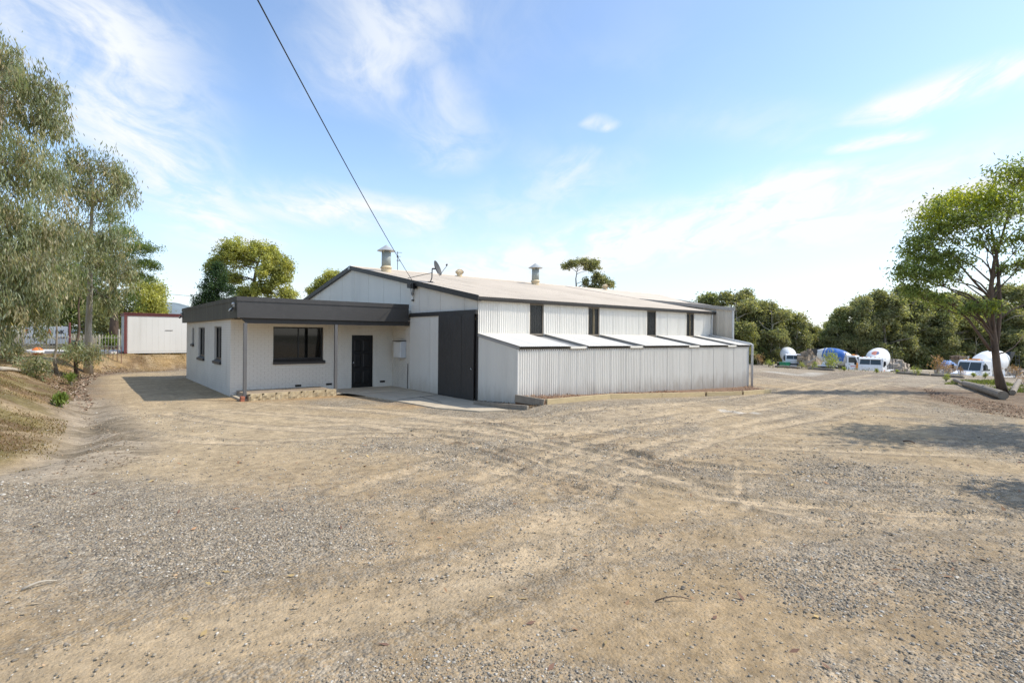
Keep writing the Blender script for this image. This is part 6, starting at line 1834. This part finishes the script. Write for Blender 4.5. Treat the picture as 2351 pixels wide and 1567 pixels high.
        MB().prism([(3.48, -1.05, 2.60), (3.68, -1.05, 2.52), (3.68, -1.05, 2.55), (3.46, -1.05, 2.66)], (0, 2.1, 0)).build('sun_visor', M_TWHITE, **P)
        ws = ((3.555, 1.92), (3.44, 2.46))
        side = [(2.15, 1.66), (3.35, 1.66), (3.25, 2.42), (2.15, 2.42)]
    (xa, za), (xb, zb) = ws
    wsc = MB().hexa([(xa - 0.02, -1.0, za), (xa + 0.012, -1.0, za), (xa + 0.012, 1.0, za), (xa - 0.02, 1.0, za), (xb - 0.02, -0.94, zb), (xb + 0.012, -0.94, zb), (xb + 0.012, 0.94, zb), (xb - 0.02, 0.94, zb)]).build('windscreen', M_GLASST, **P)
    MB().hexa([(xa + 0.012, -0.02, za), (xa + 0.02, -0.02, za), (xa + 0.02, 0.02, za), (xa + 0.012, 0.02, za), (xb + 0.012, -0.02, zb), (xb + 0.02, -0.02, zb), (xb + 0.02, 0.02, zb), (xb + 0.012, 0.02, zb)]).build('divider', M_TWHITE, wsc, world=False)
    for sgn in (-1, 1):
        yy = sgn * (1.125 if bonnet else 1.165)
        dl = MB().prism([(side[0][0] - 0.05, yy, 0.9), (side[1][0] + 0.02, yy, 0.9), (side[1][0] + 0.02, yy, side[1][1]), (side[2][0] + 0.02, yy, side[2][1] + 0.06), (side[0][0] - 0.05, yy, side[3][1] + 0.06)], (0, sgn * 0.012, 0)).build('door', M_TWHITE, **P)
        MB().prism([(x, yy + sgn * 0.0125, z) for x, z in side], (0, sgn * 0.008, 0)).build('side_window', M_GLASST, dl, world=False)
        MB().box(side[0][0] + 0.02, yy + sgn * 0.0125, 1.5, side[0][0] + 0.18, yy + sgn * 0.04, 1.55).build('handle', M_BLACK, dl, world=False)
        # red lettering on the door
        for k in range(5):
            MB().box(side[0][0] + 0.25 + 0.13 * k, yy + sgn * 0.0125, 1.20 + 0.02 * (k % 2), side[0][0] + 0.34 + 0.13 * k, yy + sgn * 0.017, 1.34).build('lettering', M_RED, dl, world=False)
        mx = xb + (0.28 if not bonnet else 0.35)
        MB().tube([(xb, sgn * 1.1, 2.35), (mx, sgn * 1.38, 2.3), (mx, sgn * 1.38, 1.8), (xa, sgn * 1.12, 1.75)], 0.02, 6).build('mirror_arm', M_DARKMET, **P)
        MB().box(mx - 0.05, sgn * 1.28, 1.85, mx + 0.02, sgn * 1.48, 2.3).build('mirror', M_BLACK, **P)
    zr = 2.74 if bonnet else 2.72
    xr = 1.55 if bonnet else 3.15
    for k in range(5):
        MB().box(xr - 0.05, -0.8 + 0.4 * k - 0.06, zr, xr + 0.06, -0.8 + 0.4 * k + 0.06, zr + 0.06).build('roof_lamp', M_ORANGE, **P)
    if bonnet:
        MB().box(xr - 0.35, -0.45, zr, xr - 0.15, 0.45, zr + 0.14).build('beacon_bar', M_ORANGE, **P)
        MB().tube([(0.62, -0.95, 0.9), (0.62, -0.95, 3.1)], 0.07, 10).build('exhaust', M_CHROME, **P)
    return root
M_RED = mat('red_lettering', (0.55, 0.05, 0.04), 0.4)
def park(root, u, dep, v_roof, zr, heading_deg):
    p = at(u, 800, dep)
    z = at(u, v_roof, dep).z - zr
    gz = ground_z(p.x, p.y)
    root.location = (p.x, p.y, gz)
    # heading measured from the direction towards the camera, positive turns the nose to picture right
    t = (CAM - p); t.z = 0
    d = Matrix.Rotation(math.radians(heading_deg), 3, 'Z') @ t.normalized()
    root.rotation_euler = (0, 0, math.atan2(d.y, d.x))
park(mixer('white cab-over mixer truck facing the yard, left of the earth mound', False, 'plain'), 1812, 88, 812, 2.72, 10)
park(mixer('white cab-over mixer truck facing the yard with emblem on its drum', False, 'emblem'), 2012, 62, 818, 2.72, -9)
park(mixer('mixer truck with blue drum standing side-on behind the others', True, 'blue'), 1934, 75, 818, 2.74, 78)
park(mixer('white bonneted mixer truck partly behind the dark tree trunk', True, 'plain'), 2258, 53, 824, 2.74, -30)

# ------------------------------------------------------------------ heaps and odds and ends in the yard
def heap(name, label, cat, u, v, dep, rx, ry, h, m, seed, nchunk=0):
    p = at(u, v, dep); p.z = ground_z(p.x, p.y) - 0.1
    root = thing(name, p, label, cat)
    n1, n2 = 28, 12
    vs, fs = [], []
    rg = np.random.default_rng(seed)
    for i in range(n2 + 1):
        for j in range(n1):
            t = i / n2; a = 2 * math.pi * j / n1
            r = (1 - t) ** 0.8
            nz = 0.75 + 0.5 * float(fbm(np.array([3 * math.cos(a) + 5 * t + seed]), np.array([3 * math.sin(a) + seed]), 1.2, 3, seed)[0])
            vs.append((rx * r * nz * math.cos(a), ry * r * nz * math.sin(a), h * (math.sin(t * math.pi / 2) ** 1.1) * (0.85 + 0.3 * rg.uniform())))
    fs = [(i * n1 + j, i * n1 + (j + 1) % n1, (i + 1) * n1 + (j + 1) % n1, (i + 1) * n1 + j) for i in range(n2) for j in range(n1)]
    MB().add(vs, fs).build('mound', m, root, world=False)
    for k in range(nchunk):
        t = rg.uniform(0.0, 0.8); a = rg.uniform(0, 6.28); r = (1 - t) ** 0.8
        c = Vector((rx * r * math.cos(a), ry * r * math.sin(a), h * math.sin(t * math.pi / 2)))
        b = MB(); s = rg.uniform(0.15, 0.45)
        b.hexa([c + Vector((rg.uniform(.6, 1.2) * s * i, rg.uniform(.6, 1.2) * s * j, rg.uniform(.4, 1.0) * s * l)) for (i, j, l) in ((-1, -1, -1), (1, -1, -1), (1, 1, -1), (-1, 1, -1), (-1, -1, 1), (1, -1, 1), (1, 1, 1), (-1, 1, 1))])
        b.build('chunk', m, root, world=False)
heap('earth_mound', 'heap of dug earth between the left truck and the blue drum', 'mound', 1862, 830, 84, 3.2, 2.4, 3.3, M_EARTH, 1, 14)
heap('rubble_heap', 'pale broken rubble right of the front-facing truck', 'rubble', 2056, 840, 80, 2.6, 2.0, 2.2, M_RUBBLE, 2, 24)
heap('rubble_heap', 'pale rubble and bricks before the bonneted truck', 'rubble', 2185, 845, 72, 3.2, 2.0, 1.7, M_RUBBLE, 3, 26)
heap('rubble_heap', 'spoil heap right of the dark trunk', 'rubble', 2330, 845, 66, 4.0, 2.4, 1.6, M_RUBBLE, 4, 20)
def slab_pile():
    p = at(2120, 845, 78); p.z = ground_z(p.x, p.y)
    root = thing('concrete_waste', p, 'flat pale sheet of hardened concrete waste in the yard', 'concrete')
    for k in range(4):
        w = 7.5 - 1.5 * k
        pts = [(w * math.cos(a) * (0.8 + 0.2 * math.sin(3 * a + k)), 0.45 * w * math.sin(a), -0.1 + 0.22 * k) for a in np.linspace(0, 2 * math.pi, 18, endpoint=False)]
        MB().prism(pts, (0.2, 0.1, 0.24)).build('layer', M_CONC, root, world=False)
    root.rotation_euler = (0, 0, math.atan2(RT.y, RT.x))
slab_pile()
def junk():
    p = at(1802, 838, 84); p.z = ground_z(p.x, p.y)
    r = thing('skip_bin', p, 'green plastic bin below the left mixer truck', 'bin')
    MB().hexa([(-.55, -.4, 0), (.55, -.4, 0), (.55, .4, 0), (-.55, .4, 0), (-.75, -.55, 1.25), (.75, -.55, 1.25), (.75, .55, 1.25), (-.75, .55, 1.25)]).build('tub', M_GREEN, r, bevel=0.05, world=False)
    MB().box(-.8, -.6, 1.25, .8, .6, 1.33).build('rim', M_GREEN, r, bevel=0.02, world=False)
    p = at(2176, 838, 74); p.z = ground_z(p.x, p.y)
    r = thing('tarp_bundle', p, 'crumpled blue tarpaulin on the rubble beside the dry bushes', 'tarpaulin')
    rg = np.random.default_rng(5); vs, fs = [], []
    for i in range(7):
        for j in range(16):
            a = 2 * math.pi * j / 16; t = i / 6
            vs.append((1.7 * (1 - 0.8 * t) * math.cos(a) * rg.uniform(.8, 1.2), 1.0 * (1 - 0.8 * t) * math.sin(a) * rg.uniform(.8, 1.2), 1.6 + 0.8 * math.sin(t * 1.57) * rg.uniform(.75, 1.1)))
    fs = [(i * 16 + j, i * 16 + (j + 1) % 16, (i + 1) * 16 + (j + 1) % 16, (i + 1) * 16 + j) for i in range(6) for j in range(16)]
    MB().add(vs, fs).build('sheet', M_BLUETARP, r, world=False)
    MB().box(-1.4, -0.8, 0, 1.4, 0.8, 1.65).build('pallet_stack', M_OLDWOOD, r, world=False)
    p = at(2200, 826, 84); p.z = ground_z(p.x, p.y)
    r = thing('timber_stack', p, 'dark stack of old timber at the edge of the wood', 'timber')
    rg = np.random.default_rng(8)
    for k in range(12):
        z = 2.6 + 0.12 * (k // 3)
        MB().beam((-2.6 + rg.uniform(-.5, .5), -0.6 + 0.5 * (k % 3), z), (2.4 + rg.uniform(-.5, .5), -0.6 + 0.5 * (k % 3) + rg.uniform(-.2, .2), z + rg.uniform(-.1, .3)), 0.22, 0.1).build('plank', M_BARKD, r, world=False)
    for x in (-1.5, 1.5): MB().box(x - 0.3, -0.7, 0, x + 0.3, 0.7, 2.54).build('bearer', M_OLDWOOD, r, world=False)
    p = at(1968, 843, 70); p.z = ground_z(p.x, p.y)
    r = thing('traffic_cone', p, 'orange cone low beside the blue drum truck cab', 'cone')
    MB().lathe([(0.24, 0.05), (0.2, 0.06), (0.05, 0.75), (0.0, 0.76)], 16, Matrix.Translation((0, 0, 1.1))).build('cone', M_ORANGE, r, world=False)
    MB().box(-.28, -.28, 0, .28, .28, 1.15).build('base_block', M_CONC, r, world=False)
    p = at(2066, 838, 95); p.z = ground_z(p.x, p.y)
    r = thing('orange_bucket', p, 'orange loader bucket lying at the edge of the wood', 'bucket')
    MB().prism([(-0.9, -0.8, 0), (0.6, -0.8, 0), (0.95, -0.8, 0.5), (0.6, -0.8, 1.1), (-0.2, -0.8, 1.3), (0.35, -0.8, 0.9), (0.5, -0.8, 0.45), (0.3, -0.8, 0.12), (-0.9, -0.8, 0.08)], (0, 1.9, 0)).build('shell', M_ORANGE, r, world=False)
    MB().box(-.95, -0.85, 0.0, -0.85, 1.15, 0.1).build('cutting_edge', M_DARKMET, r, world=False)
junk()

# ------------------------------------------------------------------ left background: hut, street, fence, sign, hill
def hut():
    p0 = at(285, 814, 31.0)
    z0 = ground_z(p0.x + 2, p0.y + 1)
    z0 = at(285, 811, 31.0).z
    ax = Vector((1.0, 0.02, 0)).normalized()   # along the long side
    ay = Vector((-ax.y, ax.x, 0))
    root = thing('site_hut', (p0.x, p0.y, z0 - 0.16), 'white panelled site hut with maroon frame behind the office', 'hut')
    Lh, D, H = 6.0, 2.4, 2.34
    def P(a, b, z): return Vector((p0.x, p0.y, z0)) + ax * a + ay * b + Vector((0, 0, z))
    def pb(mb, a0, a1, b0, b1, z0_, z1_):
        mb.hexa([P(a0, b0, z0_), P(a1, b0, z0_), P(a1, b1, z0_), P(a0, b1, z0_), P(a0, b0, z1_), P(a1, b0, z1_), P(a1, b1, z1_), P(a0, b1, z1_)]); return mb
    pb(MB(), 0.05, Lh - 0.05, 0.03, D - 0.03, 0.06, H - 0.05).build('body', M_HUT, root)
    k, a = 0, 0.16
    while a < Lh - 0.2:
        w = min(0.30, Lh - 0.16 - a)
        pb(MB(), a + 0.0015, a + w - 0.0015, 0.016, 0.029, 0.12, H - 0.16).build('wall_panel', M_HUT, root)
        a += w
    for b in np.arange(0.15, D - 0.2, 0.3):
        pb(MB(), 0.02, 0.049, b + 0.004, b + 0.296, 0.1, H - 0.16).build('end_panel', M_GALV, root)
    pb(MB(), -0.01, Lh + 0.01, -0.012, D + 0.01, H - 0.15, H - 0.03).build('top_rail', M_MAROON, root)
    pb(MB(), -0.04, Lh + 0.04, -0.04, D + 0.04, H - 0.028, H + 0.03).build('roof_edge', M_MAROON, root)
    pb(MB(), -0.01, 0.13, -0.011, 0.10, 0.0, H - 0.151).build('corner_post', M_MAROON, root)
    pb(MB(), Lh - 0.15, Lh + 0.01, -0.011, 0.10, 0.0, H - 0.151).build('corner_post', M_MAROON, root)
    pb(MB(), 0.151, Lh - 0.151, -0.005, 0.02, 0.0, 0.10).build('bottom_rail', M_HUT, root)
    for a in (0.1, 2.0, 4.0, 5.7):
        pb(MB(), a, a + 0.3, 0.1, 0.5, -0.3, -0.002).build('foot_block', M_CONC, root)
        pb(MB(), a, a + 0.3, 1.8, 2.2, -0.3, -0.002).build('foot_block', M_CONC, root)
    pb(MB(), 2.0, 2.4, -0.004, 0.004, 1.35, 1.38).build('scuff', M_OLDWOOD, root)
hut()
def street():
    def S(x, d, z=0.0):
        p = CAM + RT * x + FW * d
        return Vector((p.x, p.y, z))
    zz = 1.03
    mb = MB().prism([S(-75, 29.9, zz - 0.3), S(-22.9, 30.6, zz - 0.3), S(-22.4, 33.6, zz - 0.3), S(-75, 33.2, zz - 0.3)], (0, 0, 0.3))
    o = mb.build('pavement', M_PALECONC); o['kind'] = 'structure'
    z1 = zz
    # paling fence
    r = thing('paling_fence', S(-27, 34.6, z1), 'cream steel paling fence along the street', 'fence')
    x0, x1 = -33.5, -24.5
    n = 46
    for k in range(n):
        x = x0 + (x1 - x0) * k / (n - 1)
        a = S(x, 34.6, z1 - 0.1)
        MB().beam(a, a + Vector((0, 0, 0.98 + 0.03 * (k % 3))), 0.034, 0.02, up=RT).build('paling', M_PALE, r)
    for h in (0.2, 0.75):
        MB().beam(S(x0, 34.64, z1 + h), S(x1, 34.64, z1 + h), 0.03, 0.05).build('rail', M_PALE, r)
    # sign board behind the fence
    r = thing('street_sign_board', S(-29.5, 35.6, z1), 'white street sign board with orange and black lettering behind the trees', 'sign')
    def at_sign(u, v): return at(u, v, 35.6)
    a, b = at_sign(56, 789), at_sign(155, 789)
    t0, t1 = at_sign(56, 749), at_sign(155, 749)
    MB().hexa([a, b, b + FW * 0.04, a + FW * 0.04, t0, t1, t1 + FW * 0.04, t0 + FW * 0.04]).build('board', M_WHITE, r)
    for u in (50, 160):
        p = at_sign(u, 805); q = at_sign(u, 740)
        MB().tube([(p.x, p.y, z1 - 0.2), (q.x, q.y, q.z)], 0.06, 8).build('post', M_MAROON if u > 100 else M_PALE, r)
    def text(s, u, v, size, m):
        cu = bpy.data.curves.new('letters', 'FONT'); cu.body = s; cu.size = size; cu.extrude = 0.004; cu.offset = 0.008
        o = bpy.data.objects.new('letters', cu); COL.objects.link(o)
        dg = bpy.context.evaluated_depsgraph_get()
        me = bpy.data.meshes.new_from_object(o.evaluated_get(dg))
        bpy.data.objects.remove(o)
        pos = at_sign(u, v) - FW * 0.012
        M = Matrix(((RT.x, 0, -FW.x, pos.x), (RT.y, 0, -FW.y, pos.y), (0, 1, 0, pos.z), (0, 0, 0, 1)))
        me.transform(Matrix.Translation(-origin(r)) @ M)
        me.materials.clear(); me.materials.append(m)
        link('lettering', me, None, r)
    text('F', 58, 768, 0.52, M_ORSIGN); text('A', 107, 768, 0.55, M_ORSIGN)
    text('INK', 127, 766, 0.36, M_BLACK)
    text('SS', 64, 776, 0.17, M_NAVY); text('ON', 96, 776, 0.17, M_NAVY); text('GAS', 140, 777, 0.2, M_NAVY); text('CO', 130, 777, 0.16, M_NAVY); text('G2', 101, 787, 0.16, M_BLACK)
    # bright boulder-like marker on the verge
    p = S(-25.6, 29.4, 0); p = at(86, 812, 29.0); p.z = ground_z(p.x, p.y)
    rr = thing('orange_marker', p, 'round orange and white marker ball on the verge', 'marker')
    MB().lathe([(0.0, -0.02), (0.16, 0.02), (0.27, 0.13), (0.28, 0.2), (0.20, 0.33), (0.08, 0.4), (0.0, 0.41)], 20).build('ball', M_ORSIGN, rr, smooth=True, world=False)
    MB().lathe([(0.283, 0.10), (0.290, 0.12), (0.290, 0.2), (0.27, 0.24)], 20).build('band', M_WHITE, rr, smooth=True, world=False)
    # thin wire-and-stake fence before the hut and a white post
    r = thing('wire_fence', S(-22, 29.2, 0.9), 'thin rusty stake and wire fence beside the white hut', 'fence')
    last = None
    for k in range(8):
        u = 212 + 9.5 * k
        p = at(u, 812, 29.2); q = at(u, 790 if k % 3 == 0 else 796, 29.2)
        MB().tube([(p.x, p.y, ground_z(p.x, p.y) - 0.1), (p.x, p.y, q.z)], 0.014, 5).build('stake', M_MAROON, r)
        if last is not None:
            MB().tube([last, (p.x, p.y, q.z - 0.05)], 0.005, 4).build('wire', M_GALV, r)
        last = (p.x, p.y, q.z - 0.05)
    for (u, top, lab) in ((228, 770, 'short cream post standing beyond the street'), (273, 757, 'white capped post beside the hut corner')):
        p = at(u, 806, 35.5); q = at(u, top, 35.5)
        mb = MB().tube([(p.x, p.y, z1 - 0.3), (p.x, p.y, q.z), (p.x, p.y, q.z + 0.05)], [0.055, 0.055, 0.02], 10)
        solo(mb, 'street_post', M_PALE, lab, 'post')
    # dark box and pale utility unit beside the trunk
    p = at(186, 803, 35.0)
    mb = MB().box(p.x - 0.5, p.y - 0.3, z1 - 0.1, p.x + 0.5, p.y + 0.3, z1 + 0.55)
    solo(mb, 'utility_cabinet', M_DKGREEN, 'dark green utility cabinet behind the crooked stem', 'cabinet', bevel=0.03)
    # rocks and low plants on the street verge
    for k, (u, v) in enumerate(((240, 800), (252, 803), (262, 798))):
        p = at(u, v, 37.0); p.z = ground_z(p.x, p.y)
        clump('verge_shrub', ['low green verge shrub nearest the pale trunk', 'middle low green shrub on the street verge', 'green verge shrub next to the hut corner'][k], 'shrub', p, [((0, 0, 0.45), (0.5, 0.5, 0.4), 14)], 26, 0.22, 0.06, 0.13, BRIGHT, 300 + k, group='green shrubs on the street verge')
    # a thin power line far behind the trees
    w = MB().tube([at(180, 655, 120), at(400, 676, 118), at(560, 690, 116)], 0.035, 5)
    solo(w, 'street_wire', M_CABLE, 'thin distant street wire over the hill', 'cable')
M_PALE = mat('cream_paint', (0.42, 0.38, 0.30), 0.6, 0.0, 0.1, 3.0)
M_PALECONC = mat('pale_pavement', (0.56, 0.53, 0.49), 0.85, 0.0, 0.08, 1.0)
M_NAVY = mat('navy_lettering', (0.03, 0.04, 0.10), 0.5)
M_ORSIGN = mat('orange_sign', (0.70, 0.19, 0.04), 0.5)
M_DKGREEN = mat('dark_green_paint', (0.03, 0.055, 0.045), 0.5)
street()
def hill():
    c = at(392, 735, 1500)
    vs, fs = [], []
    n = 60
    for i in range(n + 1):
        for j in range(25):
            t = i / n * 2 - 1; s = j / 24
            x = t * 260
            h = 84 * math.exp(-(t * 2.3) ** 2) + 22 * math.exp(-((t - 0.6) * 3) ** 2) + 20 * math.exp(-((t + .6) * 3) ** 2)
            h *= 1 + 0.10 * (float(fbm(np.array([t * 7.0]), np.array([s * 3]), 1.0, 3, 4)[0]) - 0.5)
            d = (s - 0.5) * 2
            p = c + RT * x + FW * (d * 220)
            vs.append((p.x, p.y, -8 + (h + 10) * max(0, 1 - d * d)))
    fs = [(i * 25 + j, (i + 1) * 25 + j, (i + 1) * 25 + j + 1, i * 25 + j + 1) for i in range(n) for j in range(24)]
    o = MB().add(vs, fs).build('hill', M_HILL, smooth=True)
    o['kind'] = 'structure'
hill()
# low distant trees that close the horizon behind everything
def far_wood():
    rg = np.random.default_rng(77)
    V, F, T, off = [], [], [], 0
    cs = []
    for k in range(520):
        a = math.radians(rg.uniform(4, 56)); d = rg.uniform(130, 230)
        x, y = math.sin(a) * d, math.cos(a) * d
        p = CAM + RT * x + FW * y
        g = -4.5 if p.x > 40 else 0.5
        for q in range(4):
            cs.append((p.x + rg.normal(0, 2), p.y + rg.normal(0, 2), g + 1.2 + q * 1.3 + rg.uniform(0, 1)))
    V, F, T = make_leaves(np.array(cs), 1.3, 20, 1.3, 0.8, 0.2, FOREST, rg)
    o = link('distant_wood', np_mesh('distant_wood', V, F, T), M_LEAF)
    tag(o, 'low hazy mass of distant trees closing the horizon', 'woodland', kind='stuff')
far_wood()
